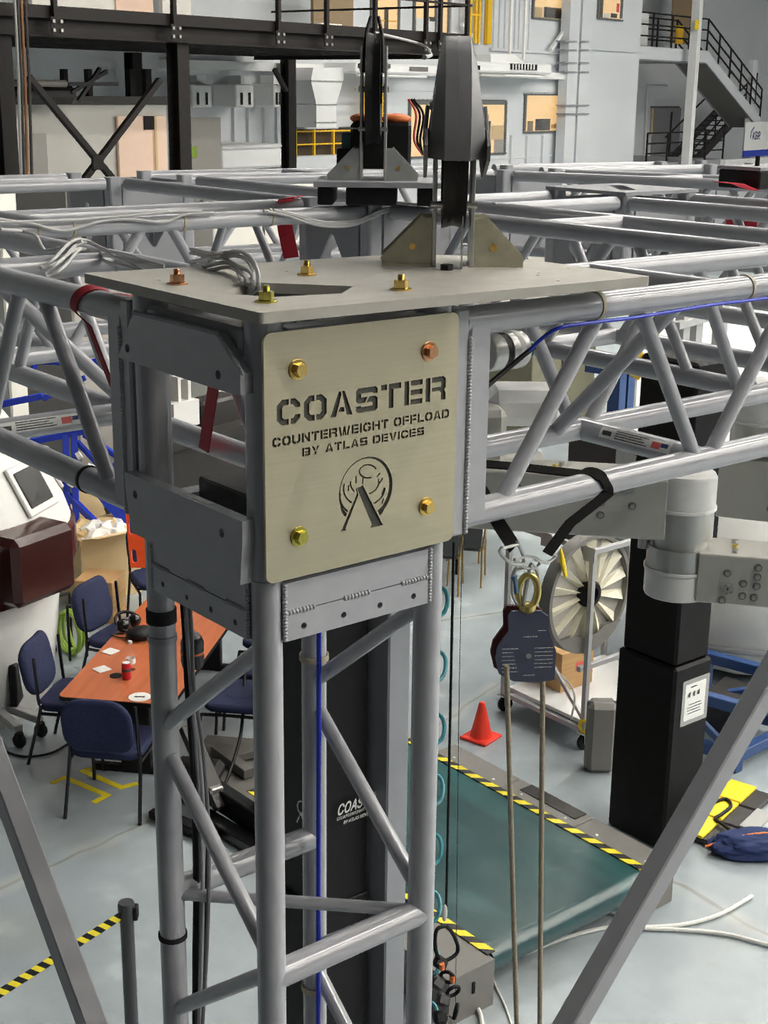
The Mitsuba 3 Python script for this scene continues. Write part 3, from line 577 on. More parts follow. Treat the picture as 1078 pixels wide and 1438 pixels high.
# ================================================================ knee braces, motor, stickers and cables on the trusses
for nm, ax in (('right', X), ('left', Y)):
    p0, p1 = ax * .40 + A([0, 0, 2.325]), ax * 1.90 + A([0, 0, 3.94])
    up = unit(np.cross(np.cross(p1 - p0, ez), p1 - p0))
    solo('knee_brace', beam(p0, p1, .052, .055, .004, up), 'gray_paint_dull', f'square gray brace sloping from the tower up to the {nm} truss', 'brace', smooth=False)
ms = thing('load_motor', 'bare metal motor cylinder inside the right truss beside the sign', 'motor')
mo_ = at(690, 495, y=.16)
part(ms, 'housing', lathe([(.0001, -.02), (.034, -.02), (.036, -.016), (.036, .012), (.033, .014), (.033, .026), (.037, .028), (.037, .07), (.034, .075), (.0001, .075)], mo_, X, 36), 'aluminium', 30)
part(ms, 'dark_band', lathe([(.0335, .013), (.0352, .0135), (.0352, .0265), (.0335, .027)], mo_, X, 36), 'black', 30)
part(ms, 'label', lathe([(.0373, .045), (.0376, .045), (.0376, .058), (.0373, .058)], mo_, X, 36), 'sticker', 30)
part(ms, 'connector', box(mo_ + X * .085 + (0, -.01, 0), (.022, .022, .03), .003), 'teal_box', False)
solo('motor_bracket', box((.404 + .26, .2, 4.29), (.30, .05, .012), .001), 'gray_paint_dull', 'flat gray bracket that holds the bare motor under the chord', 'bracket', smooth=False)
bcb = [at(672, 552, y=.03), at(705, 524, y=.03), at(741, 494, y=.02), at(765, 472, y=.0), at(790, 459, y=-.02), at(840, 452, y=-.028), at(890, 446, y=-.028), at(940, 438, y=-.028), at(1000, 428, y=-.028), at(1080, 418, y=-.028), at(1180, 400, y=-.028)]
solo('blue_signal_cable', hose(bcb[2:], .0035), 'blue_cable', 'thin blue cable tied under the upper chord of the right truss', 'cable')
solo('black_motor_cable', hose(bcb[:3] + [at(750, 488, y=.02)], .0048), 'black', 'black cable running from the motor down behind the sign', 'cable')
def tie(label, c, axis, r=.0262, w=.008, m='tie_beige'):
    solo('cable_tie', lathe([(r - .001, -w / 2), (r + .0014, -w / 2), (r + .0014, w / 2), (r - .001, w / 2)], c, axis, 30), m, label, 'cable tie')
tie('beige cable tie round the upper chord, nearer the sign', (at(835, 428, y=0)[0], 0, ZT), X)
tie('beige cable tie round the upper chord at the right edge', (at(1045, 405, y=0)[0], 0, ZT), X)
tie('black band round the lower chord of the left truss', (0, at(125, 675, x=0)[1], ZB), Y, m='black')
for px, nm in ((76, 'left end'), (283, 'middle'), (461, 'right part'), (13, 'far left')):
    tie(f'beige cable tie round the wired truss, {nm}', (at(px, 316, z=ZT)[0], 1.885, ZT), X)
def tube_label(holder, c, axis, L, h, face, r=.0253, flip=1):
    """Printed sticker bent round a tube, with rows of small print and a flag block."""
    x, y, z = frame(axis); face = unit(A(face, float) - z * (A(face, float) @ z)); b = np.cross(z, face) * flip; n = 7
    half = h / r / 2
    def pt(s, a, rr): return A(c) + z * s * flip + rr * (face * math.cos(a) + b * math.sin(a))
    def patch(s0, s1, a0, a1, rr):
        v = [pt(s, a, rr) for s in (s0, s1) for a in np.linspace(a0, a1, n)]; f = []
        for i in range(n - 1): f += [(i, i + 1, n + i + 1), (i, n + i + 1, n + i)]
        return trimesh.Trimesh(v, f, process=False)
    k = part(holder, 'sticker', patch(-L / 2, L / 2, -half, half, r + .0004), 'sticker', True)
    rows = [patch(-L * .46, -L * .33, -half * .3, half * .5, r + .0008)] + [patch(-L * .28, L * (.18 - .04 * (i % 3)), half * (.7 - .42 * i), half * (.52 - .42 * i), r + .0008) for i in range(4)]
    part(k, 'print', join(rows), 'ink', True)
    part(k, 'red_block', patch(L * .24, L * .36, -half * .5, half * .6, r + .0008), 'red_ink', True)
    part(k, 'blue_block', patch(L * .365, L * .46, -half * .5, half * .2, r + .0008), 'blue_ink', True)
tube_label(tr, (1.09, S * .48, ZB), -Y, .20, .026, CAM - A([1.09, .17, ZB]) + A([0, 0, .6]))
tube_label(tl, (S * .35, 1.09, ZB), X, .21, .026, CAM - A([.17, 1.09, ZB]) + A([0, 0, .3]))
part(nd, 'sticker', box((-.0372, S - .205, 4.0525), (.012, .075, .001), 0), 'sticker', False)

# gray wire bundles
def wires(label, pts, n, spread, r=.0037, name='gray_wire_bundle', m='white_wire'):
    k = thing(name, label, 'cable'); rng = random.Random(len(pts) * 7 + n)
    P_ = spline(pts, 6); tg = np.gradient(P_, axis=0)
    nn = np.array([unit(np.cross(t, p - CAM)) for t, p in zip(tg, P_)])
    for i in range(n):
        ph = rng.uniform(0, 6); wob = np.sin(np.arange(len(P_)) * .35 + ph)[:, None]
        o_i = nn * ((i - (n - 1) / 2) * r * 2.1) + nn * wob * r * .8 + A([0, 0, 1]) * wob * r * .5
        part(k, 'wire', tube(P_ + o_i, r, 8), m)
    return k
zt = TP1 + .008
wires('bundle of gray wires crossing the plate and dropping into its slot', [at(268, 364, z=4.375), at(292, 364, z=zt + .01), at(318, 366, z=zt + .012), at(340, 372, z=zt + .014), at(352, 386, z=zt + .010), at(351, 402, z=TP1), at(350, 410, z=4.36), (.1, .14, 4.25)], 5, .0095)
wires('loose bundle of gray wires on the chord left of the plate', [at(60, 380, z=4.345), at(85, 366, z=4.36), at(112, 346, z=4.36), at(140, 352, z=4.352), at(165, 363, z=4.352), at(195, 374, z=4.352), at(230, 378, z=4.35)], 4, .011)
solo('gray_wire', hose([at(0, 322, z=4.38), at(30, 325, z=4.36), at(50, 331, z=4.36), at(60, 348, z=4.35), at(70, 352, z=4.35), at(115, 338, z=4.375)], .0042), 'white_wire', 'single kinked gray wire at the left edge', 'cable')
kk = thing('gray_wire_bundle', 'wavy gray wires tied along the front of the wired truss', 'cable')
for off, pts in ((0, [(-10, 306), (13, 310), (45, 314), (90, 324), (140, 311), (180, 308), (230, 312), (260, 301), (300, 299)]), (1, [(-10, 312), (40, 311), (100, 309), (141, 306), (190, 302), (245, 297), (283, 297)]), (2, [(370, 296), (400, 302), (430, 312), (461, 318), (500, 315), (545, 296), (600, 290)]), (3, [(384, 295), (415, 303), (440, 312), (461, 315), (500, 312), (545, 294), (600, 288)]), (4, [(395, 296), (425, 304), (445, 310), (461, 312), (500, 309), (545, 292), (600, 286)])):
    part(kk, 'wire', hose([at(x, y, y=1.85) for x, y in pts], .0046), 'white_wire')

# ================================================================ inside and behind the tower
bx = thing('black_housing', 'dark gray metal housing inside the top of the tower', 'housing')
part(bx, 'case', box((.19, .20, 3.985), (.24, .24, .10), .004), 'black_paint', False)
cb = thing('counterweight_column', 'tall black column with white lettering standing behind the tower', 'column')
YC = .55
c0, c1 = at(445, 1000, y=YC), at(517, 1000, y=YC)
part(cb, 'shaft', box(((c0[0] + c1[0]) / 2, YC + .11, 1.86), (c1[0] - c0[0], .22, 3.72), .004), 'black', False)
part(cb, 'lower_cover', box((c0[0] + .068, YC + .11, 1.43), (c1[0] - c0[0] + .012, .232, 2.86), .003), 'black', False)
tx = at(472, 1158, y=YC - .008)
def text_on(k, txt, o, x, y, h, m, depth=.0012, italic=0.0, bold=True, name='lettering', width=None):
    t = meshkit.text_mesh(txt, h, depth, bold); v = t.vertices.copy()
    if width: v[:, 0] *= width / v[:, 0].max()
    v[:, 0] += v[:, 1] * italic; t.vertices = v
    return part(k, name, place(t, o, unit(x), unit(y), np.cross(unit(x), unit(y))), m, False)
text_on(cb, 'COASTER', tx + (0, 0, .022), X, ez, .026, 'sticker', .001, .25, width=.125)
text_on(cb, 'COUNTERWEIGHT OFFLOAD', tx + (0, 0, .009), X, ez, .008, 'sticker', .001, .2, False, width=.125)
text_on(cb, 'BY ATLAS DEVICES', tx + (.02, 0, -.006), X, ez, .008, 'sticker', .001, .2, width=.09)
emo = at(424, 1140, x=c0[0] - .0065)
part(cb, 'emblem', join(ring(emo + (0, 0, .008), X, .018, .0016, 24, 6), ext(affinity.translate(affinity.scale(aa, .5, .5, origin=(.164, 4.045)), -.164, -4.045), .001, emo - X * .001 - (0, 0, .018), (0, -1, 0), (0, 0, 1))), 'sticker', False)
ap = thing('aluminium_post', 'square aluminium post beside the black column', 'post')
a0, a1 = at(545, 1000, y=.50), at(575, 1000, y=.50)
mat('alu_post', (150, 152, 157), .4, .25)
part(ap, 'profile', box(((a0[0] + a1[0]) / 2, .50 + .05, 1.9), (a1[0] - a0[0], .10, 3.8), .004), 'alu_post', False)
solo('blue_air_hose', tube(spline([at(433, y_, y=S - .02) + A([.0, -.035, 0]) for y_ in (880, 960, 1050, 1150, 1250, 1330, 1440, 1600)], 5), .0052, 10), 'blue_cable', 'blue hose running down the rear column of the tower', 'hose')
for py, nm in ((922, 'upper'), (1385, 'lower')):
    tie(f'gray band holding the blue hose to the rear column, {nm} one', (S, S, at(440, py, y=S)[2]), ez, .0285, .012, 'tie_beige')
mat('grip_black', (16, 16, 17), .8)
tie('black tape round the top of the left column', (0, S, at(228, 857, x=0)[2] - .01), ez, .0265, .026, 'grip_black')
tie('gray band round the left column below the black tape', (0, S, at(228, 895, x=0)[2]), ez, .0262, .012, 'gray_paint_dull')
tie('black hook band round the left column near the picture bottom', (0, S, at(240, 1310, x=0)[2]), ez, .0270, .010, 'grip_black')
bk = thing('cable_bundle', 'black and gray cables hanging inside the left column of the tower', 'cable')
rg = random.Random(3)
for i, (m_, r_) in enumerate((('black', .0045), ('black', .0045), ('black', .0035), ('gray_paint_dull', .004), ('gray_paint_dull', .004), ('black', .003), ('charcoal_plastic', .004))):
    xs = [252, 258, 262, 268 + 1 * i, 272 + 1.6 * i, 275 + 1.2 * i, 274 + i, 272]
    part(bk, 'cable', hose([at(x_ + i * 1.6 + rg.uniform(-1, 1), y_, x=.045 + .004 * (i % 3)) for x_, y_ in zip(xs, (800, 880, 960, 1050, 1150, 1250, 1340, 1500))], r_), m_)
bp = thing('camera_unit', 'small black and chrome unit fixed among the cables of the left column', 'device')
q = at(270, 915, x=.075)
part(bp, 'body', lathe([(.0001, -.03), (.02, -.03), (.022, -.02), (.022, .02), (.018, .03), (.0001, .03)], q, ez, 24), 'black_gloss', 40)
part(bp, 'band', lathe([(.0222, -.002), (.0228, -.002), (.0228, .002), (.0222, .002)], q, ez, 24), 'orange', 40)
part(bp, 'chrome_cap', lathe([(.0001, .03), (.016, .03), (.014, .036), (.0001, .037)], q, ez, 24), 'steel', 40)
# teal coiled air line and lines on the right column
mat('teal_hose', (72, 146, 158), .25)
hx = []
tc0, tc1 = at(611, 752, y=.12), at(596, 1460, y=.12)
N_ = 8.4
for i in range(500):
    t = i / 499; a = t * N_ * 2 * math.pi; hx.append(tc0 * (1 - t) + tc1 * t + RT * math.cos(a) * .026 + A([.02, .02, .048]) * math.sin(a))
solo('coiled_air_line', tube(hx, .0042, 8), 'teal_hose', 'teal coiled air line hanging beside the right column', 'hose')
solo('black_hoist_cable', tube([at(637, 760, y=.08), at(632, 1000, y=.08), at(626, 1290, y=.08)], .0026, 8), 'black', 'straight black cable hanging right of the teal coil', 'cable')
solo('fine_wire', tube([at(649, 740, y=.08), at(644, 1000, y=.08), at(639, 1440, y=.08)], .0006, 5), 'black', 'hair thin wire right of the black cable', 'wire')
hk = thing('hoist_hook', 'black carabiner and clips at the end of the hanging cable', 'hook')
part(hk, 'thimble', ell(at(624, 1282, y=.08), (.006, .006, .02), fine=True), 'sticker', 60)
part(hk, 'carabiner', tube(spline([at(x, y, y=.08) for x, y in ((626, 1300), (613, 1306), (611, 1330), (618, 1348), (632, 1346), (643, 1334), (636, 1312), (626, 1300))], 6), .0040, 8), 'black')
for x, y, m_ in ((618, 1352, 'black'), (628, 1372, 'black'), (614, 1380, 'black_paint'), (636, 1392, 'black'), (622, 1404, 'black_paint'), (640, 1420, 'black'), (630, 1436, 'black_gloss'), (618, 1428, 'black')):
    part(hk, 'clip', box(at(x, y, y=.08), (.026, .018, .03), .005, unit((rg.uniform(-1, 1), .3, .5)), unit((.2, 1, -.6))) if x % 4 else ring(at(x, y, y=.08), (rg.uniform(-1, 1), .6, .2), .014, .004, 20, 8), m_, 40)
for x, y in ((620, 1357), (635, 1374)): part(hk, 'brass_sleeve', cyl(at(x, y - 4, y=.07), at(x, y + 4, y=.07), .0062, 12), 'orange')

# ================================================================ treadmill
tm = thing('treadmill', 'wide treadmill with a dark green belt and hazard tape borders', 'treadmill')
mat('belt_green', proc(lambda p, n, uv: mix(lin(16, 58, 60), lin(34, 82, 82), smoothstep(.35, .8, fbm(p.x * 3, p.y * 1.2, .5, 4)))), proc(lambda p, n, uv: .24 + .12 * fbm(p.x * 5, p.y * 5, 2, 3)), specular=.9)
def f_haz(p, n, uv):
    t = (p.x + p.y) / .155; return dr.select(t - dr.floor(t) < .5, mi.Color3f(*lin(226, 206, 44)), mi.Color3f(*lin(34, 34, 33)))
def f_haz2(p, n, uv):
    t = (p.x * .4 - p.y) / .10; return dr.select(t - dr.floor(t) < .5, mi.Color3f(*lin(226, 206, 44)), mi.Color3f(*lin(34, 34, 33)))
mat('hazard_tape', proc(f_haz), .5)
mat('machine_gray', (112, 110, 106), .5)
BX0, BX1, BY0, BY1, BZ = 3.42, 4.66, 2.93, 5.25, .28
rol = [(BY0 + .085 - .085 * math.sin(a), BZ - .085 + .085 * math.cos(a)) for a in np.linspace(0, math.pi, 12)]
pf = Polygon([(BY1, BZ)] + rol + [(BY1, BZ - .17)])
part(tm, 'belt', ext(pf, BX1 - BX0, (BX0, 0, 0), (0, 1, 0), (0, 0, 1)), 'belt_green', 40)
part(tm, 'deck_frame', box(((BX0 + BX1) / 2, (BY0 + BY1) / 2 + .1, .06), (BX1 - BX0 - .1, BY1 - BY0 - .2, .12), .01), 'black_paint', False)
part(tm, 'tape', box((BX1 + .03, (BY0 + BY1) / 2, BZ + .004), (.06, BY1 - BY0, .008), 0), 'hazard_tape', False)
part(tm, 'tape', box((BX0 - .03, (BY0 + BY1) / 2 - .0, BZ + .004), (.06, BY1 - BY0, .008), 0), 'hazard_tape', False)
for i in range(3):
    y0 = BY0 + .02 + i * .67
    part(tm, 'side_cover', box((BX1 + .165, y0 + .33, BZ / 2), (.20, .66, BZ), .008), 'machine_gray', False)
    for d in (.1, .5): part(tm, 'rivet', lathe([(.0001, 0), (.011, 0), (.007, .006), (.0001, .007)], (BX1 + .11, y0 + d, BZ), ez, 12), 'sticker', 40)
    if i % 2: part(tm, 'dark_pad', box((BX1 + .2, y0 + .3, BZ + .003), (.11, .5, .006), 0), 'black_paint', False)
part(tm, 'drive_box', ext(Polygon([(3.05, .28), (3.37, .28), (3.37, .0), (3.05, 0)]), .62, (0, 3.5, 0), (1, 0, 0), (0, 0, 1)), 'machine_gray', False)
part(tm, 'handle', box((3.22, 2.877, .17), (.02, .008, .07), .002), 'black', False)
mat('hose_white', (214, 214, 208), .5)
for nm, pts in (('long white hose curving on the floor right of the treadmill', [(735, 1340), (790, 1318), (850, 1303), (905, 1302), (960, 1298), (1010, 1284), (1056, 1258)]), ('white hose running to the right picture edge', [(905, 1304), (960, 1306), (1020, 1312), (1090, 1330)]), ('white hose end in front of the gray drive box', [(655, 1400), (668, 1412), (676, 1432), (676, 1470)]), ('short white hose behind the sloping brace', [(820, 1262), (850, 1278), (880, 1290), (905, 1304)])):
    solo('floor_hose', hose([at(x, y, z=.016) for x, y in pts], .0125), 'hose_white', nm, 'hose')
solo('thin_white_cable', hose([at(x, y, z=.008) for x, y in ((685, 1345), (694, 1380), (708, 1410), (722, 1450))], .006), 'hose_white', 'thin white cord on the floor right of the gray drive box', 'cord')

# ================================================================ black pillar, cone, case, blue stand at the right
mat('pad_black', (9, 8, 8), .5, specular=.2)
pl_ = thing('black_pillar', 'square black padded pillar behind the robot arm with a notice on it', 'pillar')
pc0 = A([5.297, 3.356, 0])
def pillar_box(w, d, z0, z1, off): return box(pc0 + (.20, .25, (z0 + z1) / 2), (w, d, z1 - z0), .018)
part(pl_, 'lower_pad', pillar_box(.36, .48, 0, 1.28, 0), 'pad_black', False)
part(pl_, 'upper_shaft', pillar_box(.33, .44, 1.28, 3.2, 0), 'pad_black', False)
nq = pc0 + (.23, .0085, 1.02)
pn = part(pl_, 'notice', box(nq, (.24, .002, .30), 0, X, Y), 'sticker', False)
mat('silver_tape', (150, 150, 148), .5)
part(pn, 'tape', join(*[box(nq + X * x + (0, 0, z), (w, .004, h), 0, X, Y) for x, z, w, h in ((0, .14, .25, .03), (0, -.14, .25, .03), (-.115, 0, .03, .3), (.115, 0, .03, .3))]), 'silver_tape', False)
part(pn, 'print', join(*[box(nq + X * x + (0, 0, z) - Y * .001, (w, .002, h), 0, X, Y) for x, z, w, h in ((-.02, .1, .06, .008), (.0, -.02, .12, .005), (0, -.04, .14, .005), (-.01, -.06, .12, .005), (0, -.08, .13, .005))]), 'ink', False)
part(pn, 'symbols', join(*[lathe([(.0001, 0), (.018, 0), (.018, .001), (.0001, .001)], nq + X * x + (0, 0, .05) - Y * .0015, -BV, 16) for x in (-.055, -.01, .035)]), 'ink', False)
cn = thing('traffic_cone', 'small orange traffic cone beside the treadmill', 'cone')
mat('cone_orange', (240, 62, 40), .5)
cq = at(675, 1036, z=0)
part(cn, 'cone', lathe([(.0001, .02), (.085, .02), (.022, .29), (.016, .295), (.0001, .295)], cq, ez, 32), 'cone_orange', 40)
part(cn, 'base', box(cq + (0, 0, .011), (.235, .235, .022), .006, BU, BV), 'cone_orange', False)
def flat_(v): v = A(v, float) * [1, 1, 0]; return unit(v)
cs = thing('hard_case', 'gray hard case standing on the floor beside the black pillar', 'case')
q = at(843, 1088, z=0)
ca_, cb_ = flat_(RT), np.cross(ez, flat_(RT))
part(cs, 'shell', box(q + cb_ * .09 + (0, 0, .27), (.21, .17, .54), .035, ca_, cb_), 'machine_gray', False); part(cs, 'seam', box(q + cb_ * .09 + (0, 0, .27), (.216, .012, .545), .005, ca_, cb_), 'charcoal_plastic', False)
part(cs, 'latch', box(q + cb_ * .09 + ca_ * -.106 + (0, 0, .3), (.01, .05, .06), .003, ca_, cb_), 'charcoal_plastic', False)
mat('stand_blue', (34, 64, 112), .45)
bs_ = thing('blue_stand', 'blue steel stand on the floor at the right picture edge', 'stand')
def bar(k, a, b, w, m, h=None, name='beam'): return part(k, name, beam(a, b, w, h or w, .006), m, False)
o = at(1010, 1100, z=0) + BU * .25
for du, dv in ((0, 0), (0, .55), (.75, -.15), (.75, .6)): bar(bs_, o + BU * du + BV * dv, o + BU * du + BV * dv + (0, 0, .54), .085, 'stand_blue', None, 'leg')
for z in (.12, .50):
    bar(bs_, o + (0, 0, z), o + BV * .55 + (0, 0, z), .085, 'stand_blue'); bar(bs_, o + (0, 0, z), o + BU * .75 - BV * .15 + (0, 0, z), .085, 'stand_blue')
    bar(bs_, o + BU * .75 - BV * .15 + (0, 0, z), o + BU * .75 + BV * .6 + (0, 0, z), .085, 'stand_blue')
bar(bs_, o + (0, 0, .12), o + BV * .55 + (0, 0, .48), .05, 'stand_blue')
bar(bs_, o + BU * .3 + BV * .55 + (0, 0, .3), o + BU * .5 - BV * .1 + (0, 0, .52), .06, 'stand_blue')
part(bs_, 'foot_plate', box(at(1062, 1152, z=.10), (.3, .12, .02), .004, BU, BV), 'silver_tape', False)
part(bs_, 'dark_works', box(o + BU * .42 + BV * .25 + (0, 0, .28), (.5, .36, .3), .05, BU, BV), 'black_paint', False)
yr = thing('cable_ramp', 'yellow and black cable ramp on the floor beside the pillar', 'ramp')
mat('ramp_yellow', (236, 206, 30), .5)
rq = at(985, 1185, z=0)
for i in range(3):
    part(yr, 'base', box(rq + BU * (.13 + i * .30) + BV * .02 + (0, 0, .02), (.29, .30, .04), .012, BU, BV), 'black_paint', False)
    part(yr, 'lid', box(rq + BU * (.13 + i * .30) + BV * .09 + (0, 0, .05), (.28, .19, .022), .004, BU, BV), 'ramp_yellow', False)
bg = thing('blue_bag', 'crumpled dark blue bag on the floor at the right edge', 'bag')
mat('bag_blue', (28, 44, 88), .8)
q = at(1066, 1186, z=.06); m_ = trimesh.creation.icosphere(subdivisions=4); v = m_.vertices.copy(); v *= 1 + .45 * (meshkit.fbm(v * 2.6 + 5, 4, 3)[:, None] - .5); v *= (.32, .14, .10); m_.vertices = v
part(bg, 'body', place(m_, q + (0, 0, .0), unit((.8, -.6, 0)), unit((.6, .8, 0)), ez), 'bag_blue', 60)
part(bg, 'cord', hose([q + A([-.3, .2, .0]), q + A([-.1, .03, .09]), q + A([.1, -.1, .09]), q + A([.35, -.3, .03])], .008), 'orange')
solo('black_floor_cable', hose([at(x, y, z=.07) for x, y in ((1000, 1128), (1018, 1122), (1026, 1132), (1012, 1144), (1004, 1150), (1018, 1160), (1030, 1172), (1040, 1182))], .012), 'black', 'looped black cable lying over the yellow ramp', 'cable')
tank = thing('white_vessel', 'large rounded pale gray vessel behind the black pillar', 'vessel')
mat('vessel_white', (206, 206, 202), .45)
vc = at(1030, 760, t=9.2) if False else CAM + 11.9 * ((1052 - 539) / F_PX * RT + (785 - 719) / F_PX * DN + FW)
part(tank, 'shell', ell(vc, (1.02, 1.02, .98), fine=True).subdivide(), 'vessel_white', True)
part(tank, 'collar', ring(vc - (0, 0, .50), ez, .87, .03, 48, 10), 'gray_paint_dull')
for a in (0.5, 2.6, 4.7): part(tank, 'leg', beam(vc + A([.6 * math.cos(a), .6 * math.sin(a), -.4]), A([vc[0] + .7 * math.cos(a), vc[1] + .7 * math.sin(a), 0.0]), .06, .06, .004), 'gray_paint_dull', False)

def tp(px, py, t): return CAM + t * ((px - 539) / F_PX * RT + (py - 719) / F_PX * DN + FW)
def flat(v): v = A(v, float).copy(); v[2] = 0; return unit(v)
# ================================================================ robot arm of metal links
mat('cover_white', proc(lambda p, n, uv: mix(lin(206, 206, 204), lin(228, 228, 226), fbm(p.x * 14, p.y * 14, p.z * 14, 3))), .35)
def joint(k, c, r, z0, zm, z1, white_up):
    """Round joint: bare metal half and white cover half."""
    a, b = ((z0, zm), (zm, z1)) if white_up else ((zm, z1), (z0, zm))
    part(k, 'joint_drum', lathe([(.0001, a[0]), (r * .98, a[0]), (r * .98, a[1]), (.0001, a[1])], (c[0], c[1], 0), ez, 40), 'aluminium', 40)
    part(k, 'joint_cover', lathe([(.0001, b[0]), (r * .97, b[0]), (r, b[0] + .008), (r, b[1] - .012), (r * .93, b[1]), (.0001, b[1])], (c[0], c[1], 0), ez, 40), 'cover_white', 40)
    zl = zm
    part(k, 'joint_lip', lathe([(r, zl - .006), (r * 1.045, zl - .004), (r * 1.045, zl + .004), (r, zl + .006)], (c[0], c[1], 0), ez, 40), 'cover_white', 40)
def link_box(k, c, d, L, w, z0, z1, bolts=(), start=0.0, face=None, name='link'):
    d = flat(d); sd = np.cross(ez, d); sd = sd if sd @ (CAM - c) > 0 else -sd
    m = box(A([c[0], c[1], (z0 + z1) / 2]) + d * (start + L / 2), (L, w, z1 - z0), .004, d, np.cross(ez, d))
    lk = part(k, name, m, 'cast_aluminium', False)
    for s_, z_ in bolts:
        o = A([c[0], c[1], z_]) + d * s_ + sd * w / 2
        bk_ = part(lk, 'bolt', lathe([(.0001, 0), (.0078, .0018), (.0078, .009), (.0001, .009)], o, sd, 6), 'steel', 30); part(bk_, 'washer', lathe([(.0001, 0), (.0125, 0), (.0125, .0018), (.0001, .0018)], o, sd, 16), 'machine_gray', 30)
    return lk
JT = 4.4
ra = thing('robot_arm', 'aluminium robot arm with two round joints in front of the black pillar', 'robot arm')
zlo, zmi, zhi = tp(950, 845, JT)[2], tp(950, 803, JT)[2], tp(950, 768, JT)[2]
jl = tp(951, 800, JT + .06)
joint(ra, jl, .103, zlo, zmi, zhi, False)
dl = at(1078, 843, z=zlo) - at(968, 834, z=zlo)
bl_ = [(.24, zhi - .03), (.24, zhi - .06), (.20, zhi - .085), (.24, zhi - .09), (.20, zhi - .125), (.235, zhi - .127), (.15, zhi - .055), (.14, zlo + .02)]
lk = link_box(ra, jl, dl, .75, .185, zlo + .006, zhi, bl_, .06)
for a, b in ((.08, .03), (.17, .05), (.17, .0), (.17, -.05)): part(ra, 'top_bolt', lathe([(.0001, 0), (.010, 0), (.010, .01), (.0001, .01)], jl + flat(dl) * a + np.cross(ez, flat(dl)) * b + (0, 0, zhi - jl[2]), ez, 10), 'steel' if b else 'brass', 30)
ro = jl + flat(dl) * .155; sdl = np.cross(ez, flat(dl)); sdl = sdl if sdl @ (CAM - jl) > 0 else -sdl
def sun_port(k, o, n, r=.011):
    part(k, 'port', join(lathe([(.004, 0), (r, 0), (r, .008), (.004, .008)], o, n, 16), *[cyl(o + n * .004 + (flat(np.cross(ez, n)) * math.cos(a) + ez * math.sin(a)) * r * 1.7 - n * .003, o + n * .004 + (flat(np.cross(ez, n)) * math.cos(a) + ez * math.sin(a)) * r * 1.7 + n * .004, .003, 6) for a in np.arange(8) * math.pi / 4]), 'steel', 30)
sun_port(ra, A([ro[0], ro[1], zlo + .06]) + sdl * .0925, sdl)
part(ra, 'elbow_pin', lathe([(.0001, zhi), (.085, zhi), (.085, zhi + .03), (.0001, zhi + .03)], (jl[0], jl[1], 0), ez, 36), 'aluminium', 40)
ju = jl + A([.0, 0, 0]) ; z0u = zhi + .03; hU = .20
joint(ra, ju, .102, z0u, z0u + .095, z0u + .205, True)
du = at(700, 743, z=z0u) - at(925, 757, z=z0u)
bu_ = [(.25, z0u + .15), (.25, z0u + .115), (.25, z0u + .075), (.22, z0u + .15), (.155, z0u + .11), (.51, z0u + .1), (.55, z0u + .1), (.51, z0u + .15)]
link_box(ra, ju, du, .95, .185, z0u + .004, z0u + .195, bu_, .05)
sdu = np.cross(ez, flat(du)); sdu = sdu if sdu @ (CAM - ju) > 0 else -sdu
uo = ju + flat(du) * .17; sun_port(ra, A([uo[0], uo[1], z0u + .165]) + sdu * .0925, sdu)
part(ra, 'hose_stub', cyl((*(ju + flat(du) * .11)[:2], z0u - .05), (*(ju + flat(du) * .11)[:2], z0u), .02, 14), 'aluminium')
part(ra, 'drop_fitting', join(cyl(jl + flat(dl) * .33 + (0, 0, zlo - jl[2] - .02), jl + flat(dl) * .33 + (0, 0, zlo - jl[2]), .008, 10), cyl(jl + flat(dl) * .31 + (0, 0, zlo - jl[2] - .018), jl + flat(dl) * .37 + (0, 0, zlo - jl[2] - .014), .007, 10)), 'black_paint')
for a, b in ((.38, .04), (.40, .0), (.38, -.03), (.45, .05)): part(ra, 'top_bolt', lathe([(.0001, 0), (.010, 0), (.010, .01), (.0001, .01)], ju + flat(du) * a + np.cross(ez, flat(du)) * b + (0, 0, z0u + .195 - ju[2]), ez, 10), 'steel' if b else 'brass', 30)
rb = thing('robot_arm', 'second robot arm with a white drum at the right picture edge', 'robot arm')
j2 = tp(1075, 600, 5.0); joint(rb, j2, .125, j2[2] - .08, j2[2] + .03, j2[2] + .16, True)
link_box(rb, j2 - (0, 0, .1), (.5, -.86, 0), .8, .2, j2[2] - .32, j2[2] - .1, [(.05 + .05 * (i % 3), j2[2] - .15 - .06 * (i // 3)) for i in range(9)], -.14)
rc = thing('robot_arm', 'robot joint with a white dome seen through the right truss beside the sign', 'robot arm')
j3 = tp(735, 575, 4.7)
part(rc, 'dome', box(j3 + (0, 0, .02), (.26, .22, .12), .035, unit((.8, -.6, 0)), unit((.6, .8, 0))), 'cover_white', False)
part(rc, 'side_frame', box(tp(672, 615, 4.6), (.16, .2, .22), .02, unit((.8, -.6, 0)), unit((.6, .8, 0))), 'cast_aluminium', False)
for px, py in ((655, 560), (668, 575), (660, 590), (690, 600)): part(rc, 'bolt', lathe([(.0001, 0), (.010, 0), (.010, .009), (.0001, .009)], tp(px, py, 4.47), unit((-.6, -.8, 0)), 10), 'steel', 30)
part(rc, 'lower_plate', box(tp(700, 650, 5.1), (.34, .24, .03), .004, unit((.8, -.6, 0)), unit((.6, .8, 0))), 'cast_aluminium', False)
part(rc, 'lower_link', box(tp(690, 690, 5.1), (.3, .24, .16), .004, unit((.8, -.6, 0)), unit((.6, .8, 0))), 'cast_aluminium', False)

